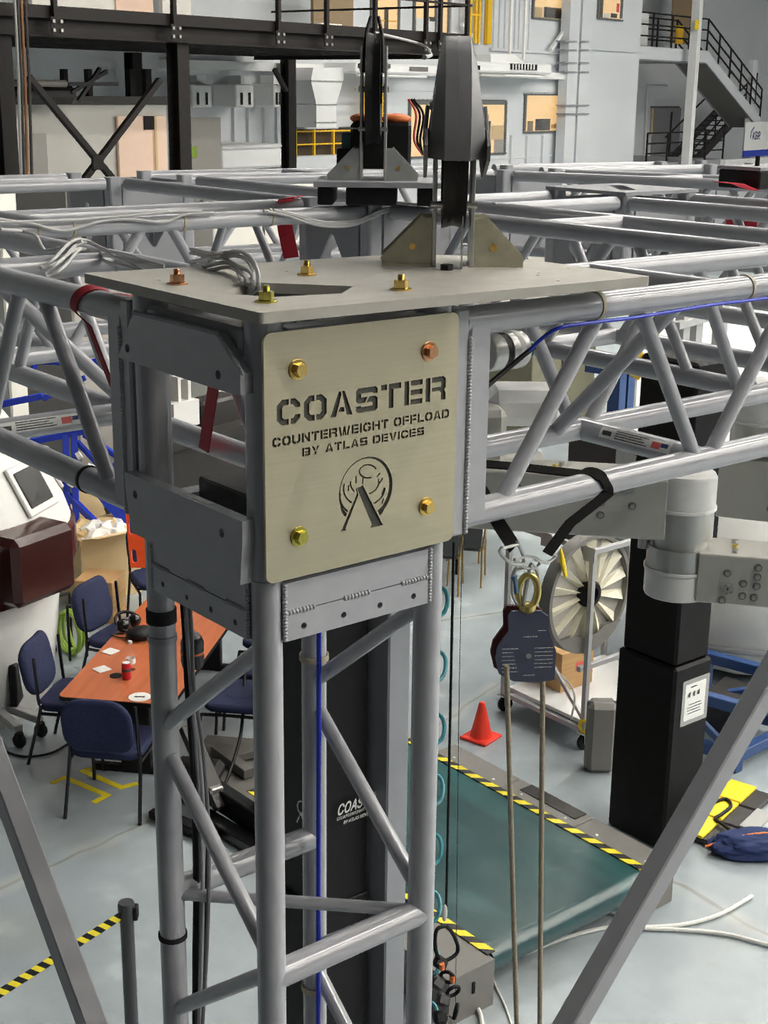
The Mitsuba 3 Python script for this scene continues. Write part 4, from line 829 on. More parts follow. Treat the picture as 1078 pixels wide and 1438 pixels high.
# ================================================================ cart with the finned disc
ct = thing('frame_cart', 'tall open aluminium cart on casters holding a finned disc', 'cart')
cA, HX, HY, HZ = A([6.0, 4.72, 0]), 1.15, .86, 1.56
mat('alu_dull', (166, 166, 166), .4, .3)
for dx in (0, HX):
    for dy in (0, HY):
        p = cA + (dx, dy, 0); part(ct, 'post', beam(p + (0, 0, .14), p + (0, 0, HZ), .04, .04, .003), 'alu_dull', False)
        w = part(ct, 'caster', lathe([(.0001, -.018), (.055, -.018), (.062, -.01), (.062, .01), (.055, .018), (.0001, .018)], p + (.02, 0, .062), (.3, 1, 0), 24), 'black', 40)
        part(w, 'fork', join(box(p + (.01, .025, .1), (.04, .006, .09)), box(p + (.01, -.025, .1), (.04, .006, .09)), box(p + (0, 0, .143), (.07, .07, .012))), 'steel', False)
for z in (.16, HZ):
    for dy in (0, HY): part(ct, 'rail', beam(cA + (0, dy, z), cA + (HX, dy, z), .04, .04, .003), 'alu_dull', False)
    for dx in (0, HX): part(ct, 'rail', beam(cA + (dx, 0, z), cA + (dx, HY, z), .04, .04, .003), 'alu_dull', False)
part(ct, 'rail', beam(cA + (HX * .4, 0, HZ), cA + (HX * .4, HY, HZ), .04, .04, .003), 'alu_dull', False)
part(ct, 'rail', beam(cA + (0, HY * .1, .62), cA + (HX, HY * .1, .62), .04, .04, .003), 'alu_dull', False)
part(ct, 'brace', beam(cA + (.03, 0.0, .2), cA + (.03, HY * .6, .68), .03, .03, .003), 'alu_dull', False)
part(ct, 'brace', beam(cA + (HX, 0, .2), cA + (HX * .55, 0, .62), .03, .03, .003), 'alu_dull', False)
for y in (0, HY * .5): part(ct, 'corner_plate', box(cA + (-.024, y + .02, HZ - .02), (.006, .11, .11), .002), 'alu_dull', False)
part(ct, 'shelf', box(cA + (HX * .5, HY * .52, .20), (HX - .05, HY * .92, .03), .004), 'white_paint', False)
mat('panel_gray', (158, 154, 148), .7)
fd = thing('finned_disc', 'cream disc with radial fins and a dark rim held in the cart', 'disc')
dc = tp(822, 832, 10.3); dn = unit((.05, -1, .0)); dx_ = unit(np.cross(ez, dn)); Rr = .45
mat('cream_paint', (220, 216, 196), .45)
part(fd, 'rim', lathe([(Rr * .93, -.05), (Rr, -.05), (Rr, .05), (Rr * .93, .05), (Rr * .93, -.05)], dc, dn, 56), 'machine_gray', 40)
part(fd, 'web', lathe([(.09, -.02), (Rr * .94, -.02), (Rr * .94, 0), (.09, 0), (.09, -.02)], dc, dn, 56), 'panel_gray', 40)
for i in range(14):
    a = i * 2 * math.pi / 14 + .12; e = dx_ * math.cos(a) + ez * math.sin(a); f = -dx_ * math.sin(a) + ez * math.cos(a)
    v = [dc + e * .1 + dn * .0, dc + e * Rr * .92 - f * .006, dc + e * Rr * .92 + f * .075, dc + e * .1 + f * .02, dc + e * .12 + dn * .055, dc + e * Rr * .9 + dn * .045]
    part(fd, 'fin', trimesh.convex.convex_hull(A(v)), 'cream_paint', False)
part(fd, 'hub', lathe([(.055, -.03), (.10, -.03), (.10, .06), (.085, .075), (.055, .075), (.055, -.03)], dc, dn, 36), 'black', 40)
part(fd, 'lower_guard', lathe([(Rr * .72, .03), (Rr * 1.0, .03), (Rr, .06), (Rr * .72, .06)], dc, dn, 56).slice_plane(dc - ez * Rr * .62, -ez), 'machine_gray', 40)
solo('yellow_red_tag', tube([tp(787, 770, 9.95), tp(790, 790, 9.95), tp(794, 810, 9.95)], [.008, .02, .012], 8), 'ramp_yellow', 'small yellow tag hanging at the top of the finned disc', 'tag')
solo('yellow_tape_bundle', ring(cA + (.0, -.03, .2), (1, .2, 0), .05, .022, 20, 8), 'ramp_yellow', 'yellow tape bundle on the front caster of the cart', 'tape')
cbx = thing('cardboard_box', 'brown carton with red marks standing on the cart shelf', 'box')
mat('kraft', (206, 182, 138), .85)
mat('cardboard', proc(lambda p, n, uv: mix(lin(176, 138, 92), lin(194, 156, 108), noise(p.x * 6, p.y * 6, p.z * 50))), .8)
kq = at(775, 968, z=.216); kq = A([kq[0] + .18, kq[1] + .12, .216])
part(cbx, 'carton', box(kq + (0, 0, .16), (.36, .42, .32), .004), 'cardboard', False)
for y in (-.09, .1): part(cbx, 'mark', box(kq + (-.181, y, .2), (.002, .09, .07)), 'red_ink', False)
part(cbx, 'mark', box(kq + (.02, -.211, .18), (.09, .002, .07)), 'red_ink', False)
part(cbx, 'paper', box(kq + (.05, 0, .323), (.2, .14, .004), 0, unit((1, .4, 0)), unit((-.4, 1, 0))), 'sticker', False)
solo('white_cable', hose([kq + A([-.18, .2, .34]), kq + A([-.19, -.1, .2]), cA + A([-.02, .1, .45]), cA + A([-.03, .1, .22])], .008), 'hose_white', 'white cord hanging over the carton on the cart', 'cord')

# ================================================================ chairs
mat('chair_navy', proc(lambda p, n, uv: mix(lin(22, 28, 58), lin(30, 38, 72), noise(p.x * 90, p.y * 90, p.z * 90))), .85)
def cushion(w, d, h, r, bend=0.0):
    """Rounded pad, w by d in plan and h thick, optionally curved across its width."""
    pol = rrect(-w / 2, -d / 2, w / 2, d / 2, r); inner = pol.buffer(-h * .35); n = 40
    def loop(q, z): c = [q.exterior.interpolate(t, normalized=True).coords[0] for t in np.linspace(0, 1, n, endpoint=False)]; return A([[x, y, z] for x, y in c])
    rows = [loop(inner, 0), loop(pol, h * .3), loop(pol, h * .7), loop(inner, h), loop(pol.buffer(-min(w, d) * .32), h * 1.12)]
    v = np.vstack(rows + [[[0, 0, 0]], [[0, 0, h * 1.12]]]); f = []
    for i in range(4):
        for j in range(n): a, b = i * n + j, i * n + (j + 1) % n; f += [(a, b, b + n), (a, b + n, a + n)]
    for j in range(n): f += [(5 * n, (j + 1) % n, j), (5 * n + 1, 4 * n + j, 4 * n + (j + 1) % n)]
    v[:, 2] += bend * (v[:, 0] / (w / 2)) ** 2
    return trimesh.Trimesh(v, f, process=False)
def office_chair(label, p, d):
    """Navy upholstered chair on a black tube frame; d points to its front."""
    k = thing('office_chair', label, 'chair', 'navy chairs round the table'); d = flat(d); sdv = np.cross(ez, d); o = A([p[0], p[1], 0.])
    part(k, 'seat', place(cushion(.50, .46, .07, .09), o + (0, 0, .415), sdv * -1, d, ez), 'chair_navy', 50)
    bz = unit(ez * .97 - d * .2); bn = np.cross(-sdv, bz)
    part(k, 'backrest', place(cushion(.48, .40, .06, .13, .03), o - d * .245 + (0, 0, .70) , -sdv, bz, bn), 'chair_navy', 50)
    part(k, 'back_shell', place(cushion(.46, .38, .02, .12, .03), o - d * .255 + (0, 0, .70), -sdv, bz, bn), 'black', 50)
    for s in (-1, 1):
        part(k, 'leg', hose([o + sdv * s * .235 - d * .22 + (0, 0, .82), o + sdv * s * .24 - d * .20 + (0, 0, .5), o + sdv * s * .245 - d * .19 + (0, 0, .42), o + sdv * s * .26 - d * .30 + (0, 0, .0)], .0125, 5), 'black_gloss')
        part(k, 'leg', hose([o + sdv * s * .24 - d * .2 + (0, 0, .40), o + sdv * s * .245 + d * .18 + (0, 0, .40), o + sdv * s * .25 + d * .24 + (0, 0, .36), o + sdv * s * .26 + d * .27 + (0, 0, .0)], .0125, 5), 'black_gloss')
    part(k, 'stretcher', cyl(o - sdv * .24 + d * .1 + (0, 0, .40), o + sdv * .24 + d * .1 + (0, 0, .40), .011, 10), 'black_gloss')
t1, t2 = A([.737, .676, 0]), A([.676, -.737, 0]); TP = A([2.62, 6.44, 0])
TL, TW = 2.75, .80
def bk_at(px, py): return at(px, py, z=.66)
office_chair('navy chair at the near end of the table, its back to us', bk_at(140, 1024) + t1 * .26, t1)
office_chair('navy chair left of the table, nearest the white vehicle wheel stand', bk_at(57, 938) + flat(t2 * .9 + t1 * .1) * .26, t2)
office_chair('navy chair left of the table in front of the open carton', bk_at(130, 857) + flat(t2) * .26, t2 - t1 * .25)
office_chair('navy chair at the far left of the table beside the orange board', bk_at(186, 778) + flat(t2) * .26, t2 * .6 - t1)
for i, (a_, sp2, nm) in enumerate(((.85, .36, 'first'), (1.45, .40, 'second'), (2.05, .34, 'third'))):
    office_chair(f'navy chair right of the table behind the tower, {nm} from near end', TP + t1 * a_ + t2 * (TW + sp2 - .1), -t2)

# ================================================================ table and what lies on it
def f_wood(p, n, uv):
    a = (p.x * .737 + p.y * .676); b = (p.x * .676 - p.y * .737); g = fbm(a * 2.2, b * 26, .4, 4)
    return mix(lin(156, 82, 48), lin(184, 106, 68), g)
mat('cherry_wood', proc(f_wood), .3)
tb = thing('meeting_table', 'long cherry wood table standing behind the tower at the left', 'table')
part(tb, 'tabletop', ext(rrect(0, 0, TL, TW, .05), .032, TP + (0, 0, .708), t1, np.cross(ez, t1)).apply_translation(t2 * TW), 'cherry_wood', False)
part(tb, 'edge_band', ext(rrect(.0, .0, TL, TW, .05).buffer(.004).difference(rrect(0, 0, TL, TW, .05).buffer(-.006)), .027, TP + (0, 0, .708), t1, np.cross(ez, t1)).apply_translation(t2 * TW), 'black', False)
for a_ in (.42, TL - .42):
    c = TP + t1 * a_ + t2 * TW / 2
    part(tb, 'leg', box(c + (0, 0, .37), (.07, .22, .68), .008, t1, np.cross(ez, t1)), 'black', False)
    part(tb, 'foot', box(c + (0, 0, .025), (.07, .66, .05), .012, t1, np.cross(ez, t1)), 'black', False)
TZ = .7405
for i, (px, py, tw_) in enumerate(((155, 915, .3), (143, 940, .1))):
    solo('paper_note', box(at(px, py, z=TZ) + (0, 0, .002), (.10, .10, .004), 0, unit((math.cos(tw_), math.sin(tw_), 0)), unit((-math.sin(tw_), math.cos(tw_), 0))), 'sticker', 'small white paper note on the table, ' + ('farther from us' if i == 0 else 'nearer to us'), 'paper', smooth=False)
cn2 = thing('drink_can', 'red drink can standing on the table', 'can'); q = at(178, 953, z=TZ)
mat('can_red', (186, 30, 38), .3)
part(cn2, 'can', lathe([(.0001, 0), (.027, 0), (.033, .008), (.033, .105), (.027, .12), (.0001, .12)], q, ez, 24), 'can_red', 40); part(cn2, 'lid', lathe([(.0001, .12), (.027, .12), (.027, .123), (.0001, .123)], q, ez, 24), 'sticker', 40)
part(cn2, 'print_band', lathe([(.0333, .06), (.0336, .06), (.0336, .08), (.0333, .08)], q, ez, 24), 'ink', 40)
scene['clear_plastic'] = {'type': 'thindielectric'}
bt = thing('water_bottle', 'clear plastic bottle standing behind the red can', 'bottle'); q = at(184, 940, z=TZ)
part(bt, 'body', lathe([(.0001, 0), (.032, 0), (.034, .02), (.034, .12), (.03, .15), (.014, .18), (.013, .2)], q, ez, 20), 'clear_plastic', 40); part(bt, 'cap', lathe([(.0001, .2), (.015, .2), (.015, .218), (.0001, .218)], q, ez, 16), 'sticker', 40)
part(bt, 'label', lathe([(.0345, .05), (.0348, .05), (.0348, .09), (.0345, .09)], q, ez, 20), 'sticker', 40)
solo('cable_grommet', lathe([(.0001, 0), (.045, 0), (.045, .004), (.0001, .004)], at(163, 949, z=TZ), ez, 24), 'black', 'black round cable grommet in the table top', 'grommet')
dk = thing('round_sign', 'round white placard lying at the near corner of the table', 'sign')
q = at(196, 979, z=TZ); part(dk, 'disc', lathe([(.0001, 0), (.075, 0), (.075, .003), (.0001, .003)], q, ez, 28), 'sticker', 40); part(dk, 'print', box(q + (0, 0, .0035), (.07, .02, .001), 0, RT * [1, 1, 0], np.cross(ez, flat(RT))), 'ink', False)
hs = thing('headset', 'black headset and cap lying on the table', 'headset')
q = at(184, 890, z=TZ)
part(hs, 'cap', ell(q + A([.02, -.12, .04]), (.12, .10, .05), fine=True), 'black', 60); part(hs, 'visor', ell(q + A([.12, -.16, .02]), (.09, .07, .015), fine=True), 'black', 60)
part(hs, 'earpiece', ell(q + A([-.02, .08, .05]), (.06, .05, .05), fine=True), 'black_gloss', 60); part(hs, 'earpiece', ell(q + A([.1, .12, .05]), (.05, .05, .05), fine=True), 'black_gloss', 60)
part(hs, 'headband', tube(ringpts(q + A([.03, .1, .06]), unit((1, .2, .1)), unit((-.2, 1, .6)), .10, 20, .2, 4.4), .012, 8), 'black')
part(hs, 'cord', hose([q + A([-.05, .02, .01]), q + A([-.14, .05, .01]), q + A([-.1, -.06, .01]), q + A([0, -.05, .012])], .005), 'black')

# ================================================================ floor marks, stanchion, wheel stand at the left
mat('tape_yellow', (226, 206, 40), .6)
for nm, pts in (('nearer', ((75, 1099), (91, 1092), (150, 1117), (134, 1126))), ('farther', ((134, 1078), (117, 1083), (170, 1106), (190, 1101)))):
    k = thing('floor_tape', f'yellow tape bracket on the floor under the near chair, {nm} one', 'tape')
    p = [at(x, y, z=.0) for x, y in pts]
    for a, b in zip(p, p[1:]): part(k, 'strip', box((a + b) / 2 + (0, 0, .0015), (np.linalg.norm(b - a) + .04, .05, .002), 0, flat(b - a), np.cross(ez, flat(b - a))), 'tape_yellow', False)
sn = thing('stanchion', 'black stanchion post with a yellow and black striped belt', 'stanchion')
sq = at(177, 1268, z=.97) * [1, 1, 0]; mat('stanchion_gray', (56, 58, 62), .4)
part(sn, 'post', cyl(sq, sq + (0, 0, .93), .033, 24), 'stanchion_gray'); part(sn, 'head', lathe([(.0001, .88), (.04, .88), (.041, .96), (.036, .975), (.0001, .975)], sq, ez, 28), 'stanchion_gray', 40)
part(sn, 'clip', box(sq + RT * .045 + (0, 0, .92), (.02, .05, .07), .004, flat(RT), np.cross(ez, flat(RT))), 'black', False)
part(sn, 'base', lathe([(.0001, 0), (.19, 0), (.19, .02), (.12, .04), (.0001, .05)], sq, ez, 40), 'stanchion_gray', 40)
sa, sb_ = sq + A([0, 0, .92]), at(-12, 1402, z=.90)
bn = 24
for i in range(bn):
    a, b = sa + (sb_ - sa) * (i + .0) / bn, sa + (sb_ - sa) * (i + 1) / bn; sl = (sb_ - sa) / bn * 1.5
    v = [a - ez * .024, b - ez * .024, b + sl + ez * .024, a + sl + ez * .024]
    part(sn, 'belt_stripe', trimesh.Trimesh(A(v + [x + flat(np.cross(ez, sb_ - sa)) * .002 for x in v]), [(0, 1, 2), (0, 2, 3), (4, 6, 5), (4, 7, 6), (0, 4, 5), (0, 5, 1), (2, 6, 7), (2, 7, 3), (1, 5, 6), (1, 6, 2), (0, 3, 7), (0, 7, 4)], process=False), 'tape_yellow' if i % 2 else 'black', False)
wst = thing('wheeled_stand', 'gray wheeled stand with casters at the left edge below the white vehicle', 'stand')
wq = at(-22, 1005, z=0)
part(wst, 'column', box(wq + (0, 0, .75), (.09, .14, 1.3), .006, BU, BV), 'alu_dull', False)
for e, nm in ((at(58, 1035, z=0), 'a'), (at(28, 1050, z=0), 'b')):
    part(wst, 'leg', beam(wq + (0, 0, .15) + (e - wq) * (-.4), e + (0, 0, .15), .07, .06, .006), 'alu_dull', False)
    part(wst, 'caster', lathe([(.0001, -.02), (.05, -.02), (.058, 0), (.05, .02), (.0001, .02)], e + (0, 0, .058), (1, .4, 0), 22), 'black', 40)
    part(wst, 'fork', box(e + (0, 0, .1), (.05, .06, .06), .006), 'black', False)
solo('power_cable', hose([at(x, y, z=.012) for x, y in ((-5, 1050), (30, 1062), (70, 1058), (100, 1042), (120, 1030))], .009), 'black', 'black cord on the floor behind the near chair', 'cord')

# ================================================================ white vehicle mock-up at the left edge
vh = thing('white_vehicle', 'white rounded vehicle body with a dark band at the left edge', 'vehicle')
vcx = A([3.40, 7.95, 0]) - flat(RT) * 1.12
mat('maroon_gloss', (52, 22, 20), .2)
part(vh, 'skirt', lathe([(.98, 0), (1.06, .55), (1.10, 1.0)], vcx, ez, 64), 'vessel_white', 40)
part(vh, 'band', lathe([(1.08, .98), (1.19, 1.02), (1.25, 1.2), (1.24, 1.42), (1.20, 1.46)], vcx, ez, 64), 'maroon_gloss', 25)
part(vh, 'hull', lathe([(1.21, 1.44), (1.16, 1.6), (.95, 2.0), (.70, 2.35), (.3, 2.5), (.0001, 2.52)], vcx, ez, 64), 'vessel_white', 40)
for a in (-.25, -1.0, .5, -1.75):
    e = flat(RT) * math.cos(a) - np.cross(ez, flat(RT)) * -math.sin(a); tn_ = np.cross(ez, e); up = unit(ez * .84 - e * .45)
    wdw = part(vh, 'window_frame', box(vcx + e * 1.045 + (0, 0, 1.82), (.44, .40, .03), .008, tn_, up), 'vessel_white', False)
    part(wdw, 'pane', box(vcx + e * 1.052 + (0, 0, 1.825), (.34, .29, .035), .006, tn_, up), 'black_gloss', False)
for a in (-.55, -1.35):
    e = flat(RT) * math.cos(a) + np.cross(ez, flat(RT)) * math.sin(a); tn_ = np.cross(ez, e)
    part(vh, 'dark_box', box(vcx + e * 1.22 + (0, 0, 1.36), (.62, .52, .42), .05, tn_, ez), 'maroon_gloss', False)
part(vh, 'hatch', box(vcx + flat(RT) * .99 * math.cos(-.5) + np.cross(ez, flat(RT)) * 1.0 * math.sin(-.5) + (0, 0, .35), (.06, .3, .34), .01, flat(RT), np.cross(ez, flat(RT))), 'black', False)

# ================================================================ blue frame, board, cartons and coil behind the table
mat('frame_blue', (28, 52, 168), .4)
bfm = thing('blue_rack', 'blue tubular steel frame with fittings behind the left truss', 'frame')
def G(px, py, t=13.6): return tp(px, py, t)
for a, b, w in (((92, 600), (96, 800), .06), ((104, 590), (108, 790), .06), ((60, 690), (170, 650), .05), ((20, 625), (120, 605), .06), ((108, 620), (150, 665), .045), ((118, 610), (205, 668), .05), ((90, 690), (190, 790), .06), ((84, 770), (150, 735), .06), ((60, 560), (120, 530), .05), ((-10, 570), (60, 556), .06), ((150, 660), (205, 640), .05)):
    part(bfm, 'beam', beam(G(*a), G(*b), w, w, .004), 'frame_blue', False)
for pts in (((44, 545), (48, 515), (60, 508), (118, 510), (140, 505)), ((130, 515), (144, 514), (150, 526), (150, 540))): part(bfm, 'bent_tube', hose([G(*q) for q in pts], .03), 'frame_blue')
part(bfm, 'panel', trimesh.convex.convex_hull(A([G(112, 668), G(205, 700), G(205, 770), G(150, 715)] + [G(x, y, 13.66) for x, y in ((112, 668), (205, 700), (205, 770), (150, 715))])), 'frame_blue', False)
for i in range(16):
    x, y = rg.uniform(20, 130), rg.uniform(590, 715); part(bfm, 'fitting', cyl(G(x, y, 13.5), G(x + rg.uniform(4, 14), y + rg.uniform(-8, 8), 13.5), rg.uniform(.02, .045), 10), 'vessel_white')
part(bfm, 'tag_plate', box(G(62, 668, 13.4), (.16, .01, .28), 0, flat(RT), np.cross(ez, flat(RT))), 'sticker', False)
part(bfm, 'dark_works', box(G(150, 760, 14.3), (.9, .5, .6), .08, flat(RT), np.cross(ez, flat(RT))), 'black_paint', False)
for x in (92, 104): part(bfm, 'foot_post', beam(G(x + 4, 790), A([*G(x + 4, 790)[:2], 0]), .06, .06, .004), 'frame_blue', False)
ob = thing('orange_board', 'orange rescue board with slots behind the tower', 'board')
bp_ = sbox(-.13, -.6, .13, .6)
for y in (-.5, -.25, 0, .25, .5):
    for x in (-.09, .09): bp_ = bp_.difference(rrect(x - .022, y - .06, x + .022, y + .06, .02))
mat('rescue_orange', (248, 92, 40), .4)
part(ob, 'board', ext(bp_, .045, tp(197, 700, 12.0), unit((.78, -.63, 0)), unit((0, 0.1, 1))), 'rescue_orange', False)
oc = thing('open_carton', 'open cardboard carton full of packing paper left of the table', 'box')
q = at(150, 868, z=0) + A([.30, .75, 0])
for e, L in ((X, .62), (-X, .62), (Y, .62), (-Y, .62)): part(oc, 'wall', box(q + e * .31 + (0, 0, .32), (.012, L, .64) if abs(e[0]) > .5 else (L, .012, .64)), 'kraft', False)
for e, tl_ in ((X, .5), (Y, .9), (-X, .6), (-Y, .3)):
    c_ = q + e * (.31 + .15 * math.cos(tl_)) + (0, 0, .64 + .15 * math.sin(tl_)); part(oc, 'flap', box(c_, (.30, .58, .01), 0, unit(e * math.cos(tl_) + ez * math.sin(tl_)), np.cross(ez, e)), 'kraft', False)

for i in range(7):
    m_ = trimesh.creation.icosphere(subdivisions=2); v = m_.vertices; v *= (.7 + .7 * meshkit.noise(v * 2.3 + i * 9, i)[:, None]); m_.vertices = v * (.17, .14, .12)
    part(oc, 'packing_paper', place(m_, q + A([rg.uniform(-.2, .2), rg.uniform(-.2, .2), .60]), X, Y, ez), 'kraft' if i % 3 else 'sticker', False)
ob2 = thing('cardboard_box', 'small plain carton on the floor behind the navy chairs', 'box')
part(ob2, 'carton', box(at(160, 864, z=.0) + A([-.1, .05, .2]), (.36, .36, .4), .004, t1, t2 * -1), 'cardboard', False)
gh = thing('hose_coil', 'lime green hose coil on the floor beside the white vehicle', 'hose')
mat('lime', (132, 160, 56), .5)
q = at(100, 918, z=0)
for i in range(7): part(gh, 'loop', ring(q + A([rg.uniform(-.03, .03), rg.uniform(-.03, .03), .2]), (1, rg.uniform(-.2, .3), rg.uniform(-.1, .1)), .17 + .01 * (i % 3), .014, 24, 6), 'lime')
for x in (-.08, .08):
    for y in (-.14, .14): part(gh, 'upright', cyl(q + A([x, y, 0]), q + A([x, y, .5]), .012, 8), 'black')
for y in (-.14, .14): part(gh, 'top_bar', cyl(q + A([-.08, y, .5]), q + A([.08, y, .5]), .012, 8), 'black')

# ================================================================ black rig on the floor between the columns
mat('mat_gray', (92, 90, 86), .7)
solo('floor_mat', box(at(352, 1090, z=.02) + (0.05, .05, 0), (.95, 1.0, .03), .005, t2, t1), 'mat_gray', 'dark gray mat under the black rig', 'mat', smooth=False)
rgk = thing('seat_rig', 'black folding seat rig on the dark mat between the tower columns', 'rig')
def Rg(px, py, z=.12): return at(px, py, z=z)
part(rgk, 'arm', beam(Rg(262, 1020, .55), Rg(312, 1135, .12), .11, .06, .006), 'black_paint', False)
part(rgk, 'arm', beam(Rg(300, 1112, .14), Rg(380, 1165, .14), .10, .17, .008), 'black_gloss', False)
part(rgk, 'hinge_block', box(Rg(300, 1112, .2), (.1, .1, .1), .01), 'aluminium', False)
part(rgk, 'seat_pad', box(Rg(276, 1085, .25), (.34, .30, .12), .04, t2, t1), 'black', False)
part(rgk, 'base_bar', beam(Rg(285, 1145, .05), Rg(370, 1195, .05), .12, .07, .008), 'black_gloss', False)
part(rgk, 'base_bar', beam(Rg(215, 1140, .05), Rg(300, 1175, .05), .10, .06, .008), 'black', False)
part(rgk, 'motor', ell(Rg(283, 1100, .2), (.10, .14, .16), fine=True), 'black_gloss', 60)
tfr = thing('steel_stand', 'gray T shaped steel frame standing on the dark mat', 'frame')
part(tfr, 'bar', beam(Rg(303, 1052, .08), Rg(350, 1086, .08), .09, .07, .004), 'mat_gray', False); part(tfr, 'bar', beam(Rg(328, 1064, .08), Rg(420, 1040, .08), .06, .06, .004), 'mat_gray', False)
solo('bent_cable', hose([Rg(343, 930, .62), Rg(343, 960, .5), Rg(338, 1030, .3), Rg(322, 1085, .15), Rg(309, 1115, .15)], .012), 'black', 'black bent cable rising from the seat rig', 'cable')

# ================================================================ banquet chairs behind the sign
mat('gold_frame', (166, 138, 84), .35, .6); mat('chair_gray', (66, 68, 70), .8)
part0 = part
def banquet(label, p, d):
    k = thing('banquet_chair', label, 'chair', 'banquet chairs in the background'); d = flat(d); sdv = np.cross(ez, d); foot = A([p[0], p[1], 0.]); o = foot + sdv * .168 + d * .235
    def sc(m): m = m.copy(); m.apply_translation(-o); m.apply_scale(.84); m.apply_translation(o); return m
    def part(k_, n_, m_, *r): return part0(k_, n_, sc(m_), *r)
    part(k, 'seat', place(cushion(.42, .42, .07, .08), o + (0, 0, .42), -sdv, d, ez), 'chair_gray', 50)
    bk2 = Polygon([(-.19, 0), (.19, 0), (.215, .25), (.17, .40), (.06, .46), (-.06, .46), (-.17, .40), (-.215, .25)]).buffer(.01)
    bz = unit(ez - d * .18)
    part(k, 'backrest', ext(bk2.buffer(-.025), .035, o - d * .20 + (0, 0, .46), -sdv, bz), 'chair_gray', False)
    part(k, 'back_frame', tube([o - d * .19 + (0, 0, .46) - sdv * x + bz * y for x, y in bk2.exterior.coords[:-1]], .013, 8, closed=True), 'gold_frame')
    for s in (-1, 1):
        part(k, 'leg', tube([o + sdv * s * .19 - d * .19 + (0, 0, .5), o + sdv * s * .2 - d * .28], .012, 8), 'gold_frame'); part(k, 'leg', tube([o + sdv * s * .19 + d * .18 + (0, 0, .42), o + sdv * s * .2 + d * .2], .012, 8), 'gold_frame')
banquet('gold framed gray chair just right of the sign, back to us', at(675, 826, z=0), (.75, .66, 0))
banquet('gold framed gray chair partly behind the teal coil', at(643, 838, z=0), (.75, .66, 0))
banquet('gold framed gray chair behind the first one, near the black sling', at(684, 809, z=0) + A([.2, .35, 0]), (.8, .6, 0))
wt = thing('folding_table', 'plain white table behind the gold framed chairs', 'table'); q = at(700, 770, z=.74) + A([1.3, 1.6, 0])
part(wt, 'top', box(q, (1.5, .8, .03), .005), 'silver_tape', False)
for x in (-.65, .65):
    for y in (-.32, .32): part(wt, 'leg', cyl((q[0] + x, q[1] + y, 0), (q[0] + x, q[1] + y, .73), .016, 8), 'black')

# ================================================================ the far side of the hall
def uz(px, py, v): p = at(px, py, v=v) - A([CAM[0], CAM[1], 0]); return p @ BU, p[2]
def slab(x0, y0, x1, y1, v, t, b=0.0):
    """Upright slab in the hall's frame whose front (at depth v) fills the sight lines x0..x1, y0..y1."""
    ym = (y0 + y1) / 2 if y1 < 9999 else y0 + 60
    u0, _ = uz(x0, ym, v); u1, _ = uz(x1, ym, v); z1 = uz((x0 + x1) / 2, y0, v)[1]; z0 = uz((x0 + x1) / 2, y1, v)[1] if y1 < 9999 else 0
    return bbox_uv(u0, u1, v, v + t, max(z0, 0), z1, b)
def bl(k, x0, y0, x1, y1, v, w, m, name='bar', z0=None):
    p, q = at(x0, y0, v=v), at(x1, y1, v=v)
    return part(k, name, beam(p, q, w, w, .004), m, False)
VM = 16.6
mz = thing('mezzanine', 'black steel mezzanine with a railing across the back left', 'mezzanine')
zt_, zb_ = 5.79, 5.40; ue = uz(643, 60, VM)[0]
mat('mezz_black', (31, 28, 27), .5, specular=.2)
part(mz, 'front_beam', bbox_uv(8.5, ue, VM - .12, VM - .10, zb_, zt_), 'mezz_black', False)
part(mz, 'front_beam_flange', bbox_uv(8.5, ue, VM - .22, VM + .02, zt_ - .015, zt_), 'mezz_black', False)
part(mz, 'front_beam_flange', bbox_uv(8.5, ue, VM - .22, VM + .02, zb_, zb_ + .015), 'mezz_black', False)
part(mz, 'toe_board', bbox_uv(8.5, ue, VM - .24, VM - .225, zt_ - .15, zt_ + .02), 'mezz_black', False)
part(mz, 'deck', bbox_uv(8.5, ue, VM - .1, 21.9, zt_ - .08, zt_ - .02), 'mezz_black', False)
for j, v in enumerate(np.linspace(17.2, 21.9, 9)): part(mz, 'joist', bbox_uv(8.5, ue - .1, v - .05, v + .05, zb_ + .02, zt_ - .08), 'mezz_black', False)
for px, v in ((5, VM), (252, VM), (405, 21.7), (190, 21.7)):
    u = uz(px, 170, v)[0]; c = part(mz, 'column', join(bbox_uv(u - .125, u + .125, v - .125, v - .105, 0, zb_), bbox_uv(u - .125, u + .125, v + .105, v + .125, 0, zb_), bbox_uv(u - .01, u + .01, v - .11, v + .11, 0, zb_)), 'mezz_black', False)
for px in (58, 225, 372, 440, 508, 580, 600, 638):
    u = uz(px, 40, VM)[0]
    part(mz, 'railing_post', bbox_uv(u - .035, u + .035, VM - .33, VM - .26, zb_ + .1, zt_ + 1.1), 'mezz_black', False)
    part(mz, 'post_plate', bbox_uv(u - .1, u + .1, VM - .335, VM - .325, 5.42, 5.66), 'mezz_black', False)
    for dx in (-.07, .07):
        for z in (5.48, 5.6): part(mz, 'bolt', bbox_uv(u + dx - .022, u + dx + .022, VM - .365, VM - .335, z - .022, z + .022), 'steel', False)
for z in (.55, 1.08): part(mz, 'rail', bbox_uv(8.5, ue, VM - .32, VM - .27, zt_ + z - .02, zt_ + z + .02), 'mezz_black', False)
for z in (.55, 1.08): part(mz, 'rail', bbox_uv(ue - .03, ue + .01, VM - .3, 21.5, zt_ + z - .02, zt_ + z + .02), 'mezz_black', False)
for a, b in (((40, 108), (157, 250)), ((224, 112), (118, 252))): bl(mz, *a, *b, VM, .09, 'mezz_black', 'cross_brace')
part(mz, 'brace_plate', box(at(137, 228, v=VM - .05), (.22, .05, .22), .01, BU, BV), 'mezz_black', False)
bl(mz, 385, 97, 402, 128, 21.5, .09, 'mezz_black', 'knee')
